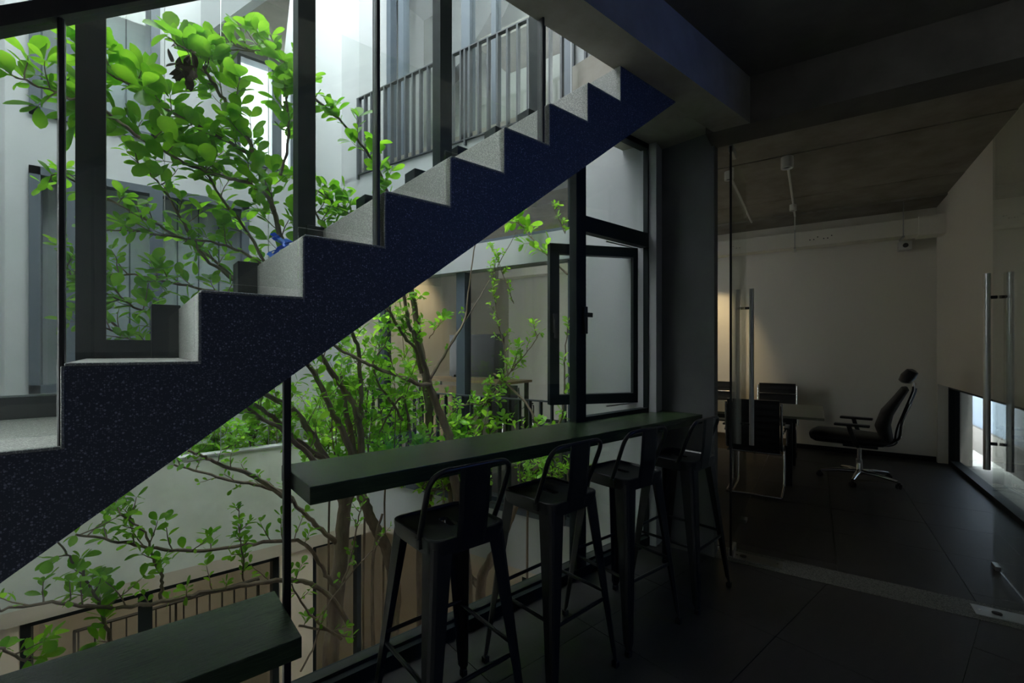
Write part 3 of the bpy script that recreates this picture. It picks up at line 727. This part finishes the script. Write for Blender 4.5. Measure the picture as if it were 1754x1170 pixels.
# lower storey of the far facade
MB().box(-.8, 2.4, VP_ + .0, VP_ + .55, -.62, -.5).build('lower_lintel', M_['tan'], kind=S)
far_window('window_9', -.66, 1.18, -3.2, -.62, [.1], 'brown-framed window of the storey below, under the planter wall', y=VP_ + .1, fm='frame', back=False, fw=.06)
MB().box(-.9, 3.4, VP_ + 1.6, VP_ + 1.7, GZ, -.5).build('wall_lower_back', M_['tan'], kind=S)
MB().box(1.18, 1.50, VP_ + .02, VP_ + .3, GZ, -.5).build('lower_pier', M_['cream'], kind=S)
MB().box(-.8, -.66, VP_ + .02, VP_ + .3, GZ, -.5).build('lower_pier', M_['cream'], kind=S)
far_window('window_10', 1.5, 2.05, -3.2, -.62, [], 'narrow brown-framed window below in the court corner', y=VP_ + .1, fm='frame', back=False, fw=.05)
MB().box(-1.1, 3.6, VP_ + .55, VP_ + 1.7, -.6, -.5).build('lower_ceiling', M_['tan'], kind=S)
MB().box(-1.1, -.95, VP_, VP_ + 1.7, GZ, -.5).build('lower_side_wall', M_['tan'], kind=S)
area('lower_room_light', (.4, 6.0, -.65), (.4, 6.0, -3), (1.6, .5), 2.2, (1, .88, .7))
# railing inside the lower window
def railing(name, Mx, length, z0, z1, label, bar=(.006, .022), step=.111, matn='rail', horiz=None):
    t = empty(name, Mx, label=label, cat='railing')
    MB().box(-.022, .022, 0, length, z1 - .012, z1).build('top_rail', M_[matn], t)
    MB().box(-.014, .014, 0, length, z0 + .05, z0 + .062).build('bottom_rail', M_[matn], t)
    n = int(length / step); me = MB().box(-bar[1], bar[1], -bar[0], bar[0], z0 + .055, z1 - .01).mesh('baluster'); me.materials.append(M_[matn])
    for i in range(n + 1): link('baluster', me, t, Matrix.Translation((0, .02 + i * step, 0)))
    for y in (0.01, length / 2, length - .01): MB().box(-.02, .02, y - .01, y + .01, z0, z1).build('post', M_[matn], t)
    return t
railing('railing', Matrix.Translation((1.1, VP_ + .6, 0)) @ Matrix.Rotation(PI / 2, 4, 'Z'), 1.5, -2.1, -1.05, 'dark railing inside the lower storey window', matn='steel')

# office wing facade (plane A = 0, b negative) facing the court
bwall = MB().box(-.05, .12, .40, 1.12, GZ, 8.6).build('wall_court_pier', M_['white'], M=OM, kind=S)
MB().box(-.05, .20, 1.10, 4.35, -.50, .0).build('wall_slab_edge', M_['white'], M=OM, kind=S)
MB().box(-.07, .02, 1.10, 4.35, .0, .05).build('trim_4', M_['farframe'], M=OM, kind=S)
MB().box(-.05, .12, 1.10, 4.35, 2.27, 2.52).build('wall_header', M_['white'], M=OM, kind=S)
MB().box(-.05, .4, 1.10, 4.35, 3.05, 3.547).build('wall_upper_slab', M_['white'], M=OM, kind=S)
wf = empty('window_11', OM, kind=S, label='glazing of the office wing on the far right of the courtyard')
for y, w2 in ((1.12, .05), (2.37, .055), (3.55, .05), (4.30, .04)):
    MB().box(.0, .10, y - w2, y + w2, .0, 2.27).build('mullion', M_['farframe'], wf)
    MB().box(.0, .10, y - w2, y + w2, 2.52, 3.05).build('mullion', M_['frame'], wf)
MB().box(.0, .1, 1.12, 4.3, .02, .09).build('bottom_rail', M_['farframe'], wf)
MB().box(.0, .1, 1.12, 4.3, 2.50, 2.56).build('bottom_rail', M_['farframe'], wf)
for a, b in ((1.17, 2.32), (2.42, 3.5), (3.6, 4.26)):
    MB().box(.045, .053, a, b, .08, 2.27).build('pane', M_['glass'], wf)
    MB().box(.045, .053, a, b, 2.55, 3.05).build('pane', M_['glass'], wf)
railing('railing', OM @ Matrix.Translation((-.06, 1.16, 0)), 3.10, .0, 1.05, 'grey vertical-bar railing at this floor level behind the tree')
railing('railing', OM @ Matrix.Translation((-.06, .62, 0)), 3.27, 3.50, 4.45, 'grey vertical-bar balcony railing one floor up, seen above the stair', bar=(.009, .022))
# lower storey of that wing: recessed beige soffit and wall
MB().box(-.05, 1.3, .40, 4.6, -.56, -.50).build('lower_soffit', M_['tan'], M=OM, kind=S)
MB().box(1.2, 1.3, .40, 5.0, GZ, -.5).build('wall_lower_wing', M_['tan'], M=OM, kind=S)
MB().box(-.05, 1.3, .40, .5, GZ, -.5).build('wall_lower_end', M_['tan'], M=OM, kind=S)
MB().box(1.05, 1.12, 2.2, 2.3, GZ, -.56).build('lower_post', M_['frame'], M=OM, kind=S)
# upper corridor behind the balcony railing
MB().box(-.03, 3.2, .4, 4.6, 3.44, 3.545).build('floor_upper_corridor', M_['concrete'], M=OM, kind=S)
MB().box(1.75, 1.85, .3, 4.7, 3.5, 8.6).build('wall_upper_corridor', M_['interior'], M=OM, kind=S)
MB().box(-.05, 1.85, .3, 4.7, 6.75, 8.6).build('ceiling_upper_corridor', M_['white'], M=OM, kind=S)
wh = empty('window_12', OM, kind=S, label='glazing behind the balcony railing one floor up')
for y, w2 in ((.45, .05), (1.35, .06), (2.22, .03), (2.60, .06), (3.62, .045), (3.84, .035)):
    MB().box(.36, .46, y - w2, y + w2, 3.55, 6.75).build('mullion', M_['farframe'], wh)
for a, b in ((.5, 1.29), (1.41, 2.19), (2.25, 2.54), (2.66, 3.58)): MB().box(.405, .413, a, b, 3.55, 6.75).build('pane', M_['glass'], wh)
MB().box(.36, .46, .45, 3.9, 3.55, 3.62).build('bottom_rail', M_['farframe'], wh)
MB().box(-.05, .46, 3.88, 4.6, 3.5, 8.6).build('wall_court_corner', M_['white'], M=OM, kind=S)
MB().box(-.05, .46, .3, .5, 3.5, 8.6).build('wall_corridor_end', M_['white'], M=OM, kind=S)
MB().box(.46, 1.85, 4.6, 4.7, 3.5, 8.6).build('wall_corridor_far_end', M_['white'], M=OM, kind=S)
# added curved panel, shaped after the curved reflection in that corridor's glass
c = []
for i in range(15): c.append((1.5 + 1.7 * i / 14, 6.75 - 1.35 * math.sqrt(max(0, 1 - (i / 14) ** 2))))
cp = [(3.85, 6.75)] + [(3.85, 5.2)] + [(2.2 + 1.6 * (1 - i / 12), 5.25 + 1.5 * (1 - math.cos(i / 12 * PI / 2))) for i in range(13)]
MB().prism(cp[::-1], 'x', 1.2, 1.4).build('curved_reflection_panel', M_['greyplaster'], M=OM, kind=S)
def spotlet(a, b, z, label):
    t = empty('ceiling_downlight', OM @ Matrix.Translation((a, -b, z)), label=label, cat='downlight', group='small downlights of the upper corridor')
    MB().lathe([(.045, 0), (.045, -.07), (.038, -.072)], n=16).build('housing', M_['whiteplastic'], t)
    MB().lathe([(.032, -.0725), (.02, -.0745)], n=16).build('lens', M_['lamp'], t)
spotlet(1.0, -1.75, 5.15, 'left of the two small lit lamps behind the balcony railing')
spotlet(1.0, -1.40, 4.95, 'right of the two small lit lamps behind the balcony railing')
MB().box(.6, 1.2, .5, 2.6, 4.95, 5.05).build('corridor_bulkhead', M_['concrete'], M=OM, kind=S)
MB().prism([(.5, 5.02), (2.1, 5.22), (2.1, 5.4), (.5, 5.3)], 'x', .9, 1.3).build('corridor_beam', M_['white'], M=OM, kind=S)
# concrete landing slab high in the court corner
m = MB(); m.prism([(.62, 5.6), (1.02, 4.45), (1.12, 4.5), (1.32, 5.6)], 'z', 4.72, 4.98); m.build('landing_slab', M_['concrete'], kind=S)
m = MB(); m.prism([(.55, 5.6), (.95, 4.40), (1.02, 4.42), (.62, 5.6)], 'z', 4.68, 5.15); m.build('landing_fascia', M_['white'], kind=S)

# ------------------------------------------------------------------ TREES, SHRUBS
def leaf_mesh(name, m, w=.30, fold=.10, curl=.10):
    # obovate leaf, 1 unit long along +Y, two halves folded at the midrib, on a short stalk
    prof = [(0, .006), (.10, .012), (.28, w * .55), (.5, w * .92), (.72, w), (.90, w * .66), (1.0, .01)]
    vs = []; fs = []
    for t, h in prof:
        z = -curl * t * t
        vs += [(-h, t, z + fold * h), (0, t, z), (h, t, z + fold * h)]
    for i in range(len(prof) - 1):
        a = 3 * i; fs += [(a, a + 1, a + 4, a + 3), (a + 1, a + 2, a + 5, a + 4)]
    me = bpy.data.meshes.new(name); me.from_pydata(vs, [], fs); me.materials.append(m)
    me.polygons.foreach_set('use_smooth', [True] * len(fs))
    return me, vs, fs
LEAF = [leaf_mesh('leaf', M_['leaf'], .26, .18, .12), leaf_mesh('leaf', M_['leaf'], .21, .3, .25), leaf_mesh('leaf', M_['leaf'], .29, .12, -.05)]
LEAFB = [leaf_mesh('leaf', M_['leaf2'], .24, .25, .20), leaf_mesh('leaf', M_['leaf2'], .28, .15, .1)]

def rot_leaf(dirn, up, roll):
    y = dirn.normalized(); x = y.cross(up); x = x.normalized() if x.length > 1e-4 else y.orthogonal().normalized(); z = x.cross(y)
    return Matrix((x, y, z)).transposed().to_4x4() @ Matrix.Rotation(roll, 4, 'Y')
def rnd_dir(): 
    return Vector((R.gauss(0, 1), R.gauss(0, 1), R.gauss(0, 1))).normalized()
def resample(pts, step):
    out = [pts[0]]
    for a, b in zip(pts, pts[1:]):
        n = max(1, int((b - a).length / step))
        for i in range(1, n + 1): out.append(a.lerp(b, i / n))
    return out
def spline(pts, n=5):
    P = [pts[0]] + list(pts) + [pts[-1]]; out = []
    for i in range(1, len(P) - 2):
        for k in range(n):
            t = k / n; a, b, c, d = P[i - 1], P[i], P[i + 1], P[i + 2]
            out.append(.5 * ((2 * b) + (c - a) * t + (2 * a - 5 * b + 4 * c - d) * t * t + (3 * b - a - 3 * c + d) * t ** 3))
    out.append(P[-2]); return out

class Tree:
    def __init__(s, base, leafset=LEAF):
        s.base = Vector(base); s.branches = []; s.twigs = MB(); s.leaves = []; s.set = leafset; s.trunk = []
    def branch(s, pts, r0, r1, leaf=None, trunk=False, wob=.006):
        """pts 3-D; leaf = (start 0..1, twigs, twig length, leaves per twig, leaf length, rosette)"""
        p = spline([Vector(q) for q in pts], 5); n = len(p)
        q = []; 
        for i, a in enumerate(p):
            t = i / (n - 1); j = 0 if i in (0, n - 1) else wob
            q.append(a + Vector((R.uniform(-j, j), R.uniform(-j, j), R.uniform(-j, j))))
        rs = [(r0 + (r1 - r0) * (i / (n - 1))) * R.uniform(.93, 1.07) for i in range(n)]
        (s.trunk if trunk else s.branches).append((q, rs))
        if leaf:
            t0, nt, tl, nl, ls, ros = leaf
            for k in range(nt):
                t = t0 + (1 - t0) * (k + R.random()) / nt; f = t * (n - 1); i = min(int(f), n - 2); a = q[i].lerp(q[i + 1], f - i)
                d = (q[i + 1] - q[i]).normalized()
                dd = (d * .6 + rnd_dir() * .9 + Vector((0, 0, .45))).normalized()
                s.twig(a, dd, tl * R.uniform(.5, 1.2), nl, ls, ros)
            s.rosette(q[-1], (q[-1] - q[-2]).normalized(), ls, ros)
    def twig(s, a, d, l, nl, ls, ros):
        pts = [a]; 
        for i in range(4):
            d = (d + rnd_dir() * .22 + Vector((0, 0, .06))).normalized(); pts.append(pts[-1] + d * l / 4)
        s.twigs.tube(pts, [.0034, .003, .0026, .002, .0014], 5)
        for k in range(nl):
            t = .2 + .75 * k / max(nl, 1); f = t * 4; i = min(int(f), 3); c = pts[i].lerp(pts[i + 1], f - i)
            ax = (pts[i + 1] - pts[i]).normalized(); o = ax.orthogonal().normalized(); o = Matrix.Rotation(k * 2.4 + R.random(), 3, ax) @ o
            s.leaf(c, (o + ax * .8 + Vector((0, 0, .1))).normalized(), ls * R.uniform(.55, 1.0))
        s.rosette(pts[-1], (pts[-1] - pts[-2]).normalized(), ls, ros)
    def rosette(s, c, ax, ls, n):
        o = ax.orthogonal().normalized()
        for k in range(n):
            q = Matrix.Rotation(k * 2.4 + R.random() * .5, 3, ax) @ o
            s.leaf(c, (q + ax * R.uniform(.2, 1.2)).normalized(), ls * R.uniform(.65, 1.15))
    def leaf(s, c, d, l):
        up = (Vector((0, 0, 1)) + rnd_dir() * .55).normalized()
        s.leaves.append(Matrix.Translation(c) @ rot_leaf(d, up, R.uniform(-.4, .4)) @ Matrix.Scale(l, 4))
    def build(s, name, label, cat, group=None, nparts=300, barkm='bark'):
        root = empty(name, Matrix.Translation(s.base), label=label, cat=cat, group=group); inv = Matrix.Translation(-s.base)
        for i, (q, rs) in enumerate(s.trunk): MB().tube(q, rs, 12).build('trunk', M_[barkm], root, inv)
        for i, (q, rs) in enumerate(s.branches): MB().tube(q, rs, 8).build('branch', M_[barkm], root, inv)
        if s.twigs.v: s.twigs.build('twigs', M_[barkm], root, inv, kind='stuff')
        camp = Vector((0, 0, H))
        ls = sorted(s.leaves, key=lambda m: (m.translation - camp).length / m.to_scale().x)
        vis = ls[:nparts]; rest = ls[nparts:]
        for m in vis: link('leaf', R.choice(s.set)[0], root, inv @ m)
        if rest:
            vs = []; fs = []
            for m in rest:
                _, lv, lf = R.choice(s.set); n = len(vs); vs += [tuple(m @ Vector(v)) for v in lv]; fs += [tuple(n + i for i in f) for f in lf]
            me = bpy.data.meshes.new('foliage'); me.from_pydata(vs, [], fs); me.materials.append(s.set[0][0].materials[0])
            me.polygons.foreach_set('use_smooth', [True] * len(fs)); link('foliage', me, root, inv, kind='stuff')
        return root
def L(v, *xy):                           # points (px, py[, v]) on branches standing at distance v from the room
    out = []
    for p in xy:                         # kept clear of the office wing's glazing
        tx = (p[0] - CX) / F; rr = (CY + SY * tx) / (SY - CY * tx); vm = 3.32 / (A.x * rr + A.y) if rr > 0 else 9
        out.append(T(p[0], p[1], min(p[2] if len(p) > 2 else v, vm)))
    return out
G = lambda u, v: Vector((u, v, GZ + .1))

# --- tree with the trunk left of the first stool; its crown fills the upper left windows
b0 = T(565, 1160, 3.3)
t1 = Tree((b0.x, b0.y, GZ + .1))
t1.branch([Vector((b0.x - .03, b0.y, GZ + .08)), Vector((b0.x + .02, b0.y, -2.2))] + L(3.3, (566, 1165), (575, 1050), (583, 950), (589, 880), (592, 840)), .062, .042, trunk=True)
t1.branch(L(3.3, (590, 870), (575, 830), (560, 790), (535, 740)), .030, .02)
t1.branch(L(3.3, (590, 875), (604, 835), (618, 773), (616, 725), (604, 690), (579, 655), (551, 610), (520, 560)), .032, .015, (.3, 12, .20, 4, .075, 4))
t1.branch(L(3.2, (604, 800), (600, 770), (585, 736), (565, 695), (544, 650), (505, 590), (470, 520)), .026, .014, (.2, 12, .20, 4, .08, 4))
t1.branch(L(3.4, (616, 790), (619, 720), (618, 667), (614, 600), (600, 560), (585, 500)), .022, .012, (.2, 10, .22, 4, .075, 4))
t1.branch(L(3.1, (535, 745), (500, 700), (455, 676), (420, 640)), .02, .012, (.1, 8, .2, 4, .075, 4))
t1.branch(L(3.1, (600, 830), (560, 790), (510, 757), (475, 720), (430, 690), (395, 660)), .022, .010, (.2, 9, .2, 4, .08, 4))
t1.branch(L(3.0, (560, 810), (520, 770), (480, 735), (440, 712), (410, 690)), .018, .008, (.2, 8, .2, 4, .08, 4))
# lower-left boughs
t1.branch(L(3.3, (583, 932), (568, 922), (540, 898), (513, 872), (489, 844), (445, 833), (393, 822), (342, 808), (298, 796)), .019, .005, (.35, 9, .09, 2, .045, 2))
t1.branch(L(3.25, (500, 860), (470, 838), (428, 812), (376, 794), (345, 780), (322, 772)), .017, .006, (.3, 8, .10, 3, .05, 3))
t1.branch(L(3.2, (580, 1010), (561, 990), (547, 963), (517, 928, 3.1), (479, 927, 2.95), (404, 936, 2.9), (318, 944, 2.85), (257, 938, 2.8), (192, 925, 2.75), (130, 916, 2.7)), .015, .0045, (.32, 15, .17, 5, .065, 3))
t1.branch(L(3.1, (600, 1072), (561, 1017), (525, 998), (496, 994, 3.0), (428, 1001, 2.9), (342, 1017, 2.8), (274, 1031, 2.7), (212, 1040, 2.65), (137, 1037, 2.6), (72, 1033, 2.55), (-10, 1048, 2.5)), .017, .0045, (.25, 15, .15, 4, .06, 3))
t1.branch(L(2.65, (195, 1115), (182, 1075), (170, 1040), (161, 1013), (144, 985), (120, 955), (97, 925)), .0085, .003, (.0, 11, .08, 3, .07, 4))
t1.branch(L(2.75, (272, 1031), (278, 1005), (275, 985), (262, 955), (248, 915), (225, 895), (205, 878)), .008, .003, (.2, 9, .1, 4, .065, 3))
t1.branch(L(2.7, (0, 1110), (30, 1128), (60, 1140), (110, 1165)), .006, .004, (.0, 7, .10, 4, .075, 3))
t1.branch(L(2.8, (418, 995), (416, 960), (413, 920), (408, 870)), .005, .002, (.1, 10, .06, 4, .045, 3))
t1.branch(L(3.0, (512, 1072), (560, 1080), (595, 1091)), .008, .004, (.0, 3, .08, 3, .06, 3))
t1.branch(L(3.0, (585, 1095), (545, 1065), (515, 1030), (500, 1000)), .009, .004, (.3, 3, .08, 3, .06, 3))
t1.branch(L(2.9, (515, 1150), (540, 1100), (560, 1040), (600, 985), (640, 940), (655, 915)), .006, .003, (.3, 5, .08, 2, .05, 2))
t1.branch(L(3.0, (583, 1010), (600, 960), (612, 900), (618, 870)), .007, .004, (.2, 6, .09, 2, .05, 2))
# crown seen through the upper left panes (rises out of the trunks behind the stair)
up1 = L(3.0, (520, 560), (508, 470), (480, 400), (455, 320), (428, 246), (404, 202), (373, 154), (350, 118), (328, 91))
t1.branch(up1, .018, .006, (.15, 24, .17, 4, .125, 5), wob=.01)
t1.branch(L(2.95, (470, 360), (455, 335), (420, 312), (376, 301), (318, 280), (257, 246), (219, 222), (181, 202), (140, 188)), .012, .004, (.1, 19, .14, 4, .13, 4))
t1.branch(L(3.0, (430, 270), (397, 246), (342, 218), (274, 180), (232, 154), (192, 128), (150, 105)), .011, .004, (.1, 20, .13, 4, .125, 4))
t1.branch(L(2.8, (240, 236), (180, 190), (126, 171), (102, 159), (62, 146), (20, 128)), .008, .003, (.25, 8, .10, 3, .10, 4))
t1.branch(L(3.1, (470, 480), (424, 397), (376, 335), (352, 291), (335, 265)), .010, .004, (.1, 14, .14, 4, .11, 4))
t1.branch(L(3.1, (400, 480), (350, 440), (322, 393), (291, 342), (262, 302), (236, 277)), .010, .003, (.1, 12, .12, 4, .085, 3))
t1.branch(L(3.15, (440, 520), (360, 440), (294, 398), (240, 369), (181, 340), (120, 305), (88, 300)), .009, .003, (.1, 14, .11, 4, .075, 3))
t1.branch(L(3.0, (480, 300), (495, 230), (490, 170), (503, 140), (480, 100), (440, 88), (390, 85)), .009, .003, (.1, 20, .13, 4, .12, 4))
t1.branch(L(3.1, (500, 500), (430, 440), (360, 415), (290, 405), (235, 395), (181, 395)), .009, .003, (.1, 14, .13, 4, .085, 4))
t1.branch(L(3.05, (500, 570), (420, 515), (350, 495), (280, 482), (220, 470), (178, 472)), .010, .003, (.05, 18, .14, 4, .09, 4))
t1.branch(L(3.0, (400, 610), (330, 575), (270, 545), (220, 520), (175, 500)), .009, .003, (.0, 16, .15, 4, .09, 4))
t1.branch(L(3.0, (330, 640), (270, 600), (215, 575), (170, 560)), .008, .003, (.0, 12, .14, 4, .085, 4))
t1.branch(L(3.1, (200, 560), (140, 500), (115, 460), (100, 420)), .006, .002, (.2, 8, .08, 3, .06, 3))
t1.branch(L(2.9, (335, 90), (318, 84), (300, 73), (288, 64)), .006, .003)
# boughs right of the second mullion
t1.branch(L(3.1, (560, 470), (572, 400), (600, 372), (589, 360), (560, 338), (534, 320)), .012, .004, (.2, 12, .12, 4, .10, 4))
t1.branch(L(2.9, (700, 420), (678, 365), (661, 325), (645, 285), (613, 240), (579, 203), (538, 167), (515, 150)), .014, .004, (.05, 20, .11, 4, .105, 4))
t1.branch(L(2.95, (560, 450), (555, 400), (545, 370), (535, 350)), .010, .004, (.0, 10, .14, 4, .075, 4))
tr1 = t1.build('courtyard_tree', 'tallest green tree, its big-leaved crown filling the upper left windows', 'tree', 'trees rising through the courtyard')
# withered leaf bunch hanging on the top bough
m = MB(); c0 = T(316, 108, 2.88)
for i in range(26):
    p = c0 + Vector((R.gauss(0, .022), R.gauss(0, .02), R.uniform(-.075, .075))); me, lv, lf = LEAF[R.randrange(3)]
    mm = Matrix.Translation(p) @ rot_leaf((Vector((0, 0, -1)) + rnd_dir() * .8).normalized(), rnd_dir(), R.uniform(-2, 2)) @ Matrix.Scale(R.uniform(.05, .08), 4)
    m.add([mm @ Vector((v[0] * 1.1, v[1], v[2] * 3)) for v in lv], lf)
m.build('withered_leaves', M_['dry'], tr1, Matrix.Translation(-t1.base), label='withered brown leaf bunch')

# --- second tree: forked dark stems behind the counter
b0 = L(3.6, (676, 1060))[0]
t2 = Tree((b0.x, b0.y, GZ + .1))
t2.branch([Vector((b0.x, b0.y, GZ + .08)), Vector((b0.x, b0.y, -2.4))] + L(3.6, (674, 1100), (678, 1020), (665, 950), (650, 915), (637, 892), (624, 860), (617, 835), (606, 780)), .052, .036, trunk=True)
t2.branch([Vector((b0.x + .2, b0.y + .1, GZ + .08))] + L(3.7, (722, 1080), (720, 960), (733, 850), (736, 756), (733, 688), (724, 620), (712, 540), (705, 496), (690, 430)), .05, .022, (.55, 10, .18, 4, .075, 4), trunk=True)
t2.branch([Vector((b0.x + .32, b0.y - .2, GZ + .08))] + L(3.3, (800, 1080), (790, 900), (775, 800), (768, 745), (753, 705), (738, 668), (732, 645)), .05, .026, trunk=True)
t2.branch(L(3.3, (735, 652), (719, 600), (708, 570), (702, 558), (690, 500), (675, 440)), .022, .012, (.2, 10, .16, 4, .075, 4))
t2.branch(L(3.3, (736, 650), (765, 600), (794, 554), (800, 520), (812, 430), (818, 400)), .016, .0025, (.0, 4, .08, 2, .05, 2), wob=.004)
t2.branch(L(3.3, (790, 560), (815, 520), (850, 460), (872, 420), (884, 398)), .005, .002, wob=.003)
t2.branch(L(3.25, (737, 660), (715, 657), (692, 648), (647, 630), (613, 615), (575, 594), (545, 565)), .018, .009, (.1, 10, .15, 4, .07, 4))
t2.branch(L(3.35, (722, 640), (712, 600), (692, 577), (668, 537), (650, 510), (630, 480)), .016, .009, (.1, 10, .16, 4, .075, 4))
t2.branch(L(3.5, (606, 780), (600, 740), (590, 690), (582, 640)), .03, .015, (.2, 8, .18, 4, .07, 4))
t2.branch(L(3.4, (690, 720), (672, 690), (650, 660), (640, 620), (660, 590)), .012, .005, (.1, 8, .18, 4, .07, 4))
t2.branch(L(3.5, (702, 760), (700, 720), (690, 680), (672, 700), (650, 740)), .013, .006, (.1, 6, .16, 4, .06, 4))
t2.branch(L(3.3, (735, 580), (750, 560), (762, 545)), .004, .002, (.2, 3, .07, 3, .08, 4))
t2.branch([Vector((b0.x - .1, b0.y, -2.6))] + L(3.5, (640, 1100), (640, 950), (655, 880)), .02, .01)
tr2 = t2.build('courtyard_tree', 'dark forked tree behind the middle of the bar counter', 'tree', 'trees rising through the courtyard')

# --- third tree: right-hand stems
b0 = L(3.5, (822, 1040))[0]
t3 = Tree((b0.x, b0.y, GZ + .1), LEAFB)
t3.branch([Vector((b0.x - .05, b0.y, GZ + .08))] + L(3.5, (818, 1100), (822, 1030), (826, 988), (842, 955), (864, 912), (881, 870), (908, 820), (931, 787), (950, 750)), .056, .018, trunk=True)
t3.branch(L(3.5, (825, 1010), (805, 985), (790, 950), (775, 880), (770, 815), (772, 760)), .03, .016, trunk=True)
t3.branch(L(3.4, (935, 775), (921, 728), (900, 690), (863, 652), (845, 640)), .012, .008)
t3.branch(L(3.5, (772, 790), (785, 745), (815, 710), (845, 675), (872, 640), (885, 610)), .010, .004, (.1, 12, .13, 5, .065, 4))
t3.branch(L(3.55, (775, 770), (800, 745), (830, 700), (850, 660), (880, 630), (905, 600), (925, 570)), .009, .003, (.2, 12, .13, 5, .06, 4))
t3.branch(L(3.5, (760, 720), (790, 695), (830, 690), (865, 660)), .007, .003, (.0, 10, .12, 5, .065, 4))
t3.branch(L(3.7, (770, 750), (750, 700), (740, 680)), .007, .003, (.0, 7, .14, 5, .065, 4))
t3.branch(L(3.6, (930, 790), (955, 740), (965, 690), (968, 620), (972, 560)), .012, .004, (.3, 7, .10, 4, .07, 3))
t3.branch(L(3.8, (880, 520), (865, 480), (850, 440), (842, 420)), .004, .0015, (.0, 12, .06, 5, .04, 3))
t3.branch(L(3.8, (870, 640), (862, 590), (850, 530), (845, 480), (850, 440)), .006, .002, (.0, 18, .10, 5, .05, 3))
t3.branch(L(3.3, (968, 400), (955, 372), (948, 352)), .004, .0015, (.0, 5, .05, 4, .05, 3))
t3.branch(L(3.5, (972, 470), (930, 430), (905, 400), (885, 380)), .008, .003, (.1, 9, .1, 4, .11, 4))
tr3 = t3.build('courtyard_tree', 'bent tree farthest right, rising between the second and third bar stools', 'tree', 'trees rising through the courtyard')

# --- filler shoots of undergrowth behind the counter
SH = 1
def shrub(name, label, px0, px1, v, z0, n, hgt, ls, seed, lean=0, group='shrubs on the planter wall', lset=LEAFB, nl=5):
    rooted = name == 'undergrowth_shrub'
    rr = random.Random(seed); c = L(v, ((px0 + px1) / 2, 700))[0]; t = Tree((c.x, c.y, GZ + .08 if rooted else z0), lset)
    if rooted: t.branch([Vector((c.x, c.y, GZ + .05)), Vector((c.x + .05, c.y + .03, -2.2)), Vector((c.x - .02, c.y, -1.2)), Vector((c.x, c.y, z0 - .1))], .013, .009, trunk=True)
    for i in range(n):
        px = px0 + (px1 - px0) * (i + rr.random()) / n; q = L(v + rr.uniform(-.12, .12), (px, 700))[0]; q.z = z0; q.y -= .18 * rooted
        h = hgt * rr.uniform(.55, 1.1)
        t.branch(([Vector((c.x, c.y, z0 - .12))] if rooted else []) + [q, q + Vector((rr.uniform(-.08, .08) + lean * .3, rr.uniform(-.1, .05), h * .5)), q + Vector((rr.uniform(-.2, .2) + lean, rr.uniform(-.2, .05), h))], .008, .002, (.05, 13, .16, nl, ls, 4))
    return t.build(name, label, 'shrub', group, nparts=120)
shrub('planter_shrub', 'leafy shrub on the planter wall left of the slim steel post', 395, 480, 5.35, .36, 7, .62, .07, 3)
shrub('planter_shrub', 'leafy shrub on the planter wall just right of the slim steel post', 505, 570, 5.35, .36, 6, .62, .065, 4)
shrub('planter_shrub', 'dark low shrub on the planter wall at the underside of the stair', 340, 400, 5.35, .36, 5, .32, .07, 5)
shrub('undergrowth_shrub', 'bushy green undergrowth right of the slim post behind the counter', 510, 620, 4.3, .35, 9, .8, .085, 6, group='leafy shoots behind the counter')
shrub('undergrowth_shrub', 'bushy green undergrowth behind the dark forked stems', 620, 700, 4.2, .3, 8, .9, .085, 8, group='leafy shoots behind the counter')
shrub('undergrowth_shrub', 'bushy green undergrowth before the grey balcony railing', 700, 820, 3.7, .30, 8, .6, .085, 9, group='leafy shoots behind the counter')
shrub('undergrowth_shrub', 'dense tall shoots under the sloping stair, between the forked stems', 560, 690, 3.9, .5, 9, 1.2, .085, 10, group='leafy shoots behind the counter')
shrub('undergrowth_shrub', 'low sparse green shoots by the railing, left of the casement', 860, 950, 3.4, .35, 5, .45, .06, 11, group='leafy shoots behind the counter')
for i, (px, lab) in enumerate(((282, 'leftmost'), (378, 'middle'), (460, 'rightmost'))):
    p = T(px, 300, 5.0)
    MB().tube([(p.x, p.y, .55), (p.x, p.y, 7.0)], .004, 6).build('steel_cable', M_['brushed'], label=lab + ' of three thin vertical steel cables before the white far facade', cat='cable')
# blue plastic ribbon caught in the crown
c0 = T(475, 425, 2.85); m = MB()
for k in range(4):
    pts = []; ph = R.random() * 6
    for i in range(9): pts.append(c0 + Vector((.04 * math.sin(i * .9 + ph) + .012 * k, .03 * math.cos(i * 1.3 + ph), -.085 + .02 * i + .012 * math.sin(i + k))))
    vs = [];
    for i, p in enumerate(pts): vs += [p + Vector((-.012, 0, -.006 * math.sin(i))), p + Vector((.012, .008 * math.cos(i), .007)), p + Vector((.012, .009 * math.cos(i) + .002, .007)), p + Vector((-.012, .002, -.006 * math.sin(i)))]
    fs = []
    for i in range(8):
        for a in range(4): fs.append((4 * i + a, 4 * i + (a + 1) % 4, 4 * i + 4 + (a + 1) % 4, 4 * i + 4 + a))
    fs += [(0, 1, 2, 3), (35, 34, 33, 32)]
    m.add(vs, fs, True)
m.build('plastic_ribbon', M_['blue'], label='crumpled bright blue plastic ribbon caught in the tree crown above the stair', cat='ribbon')
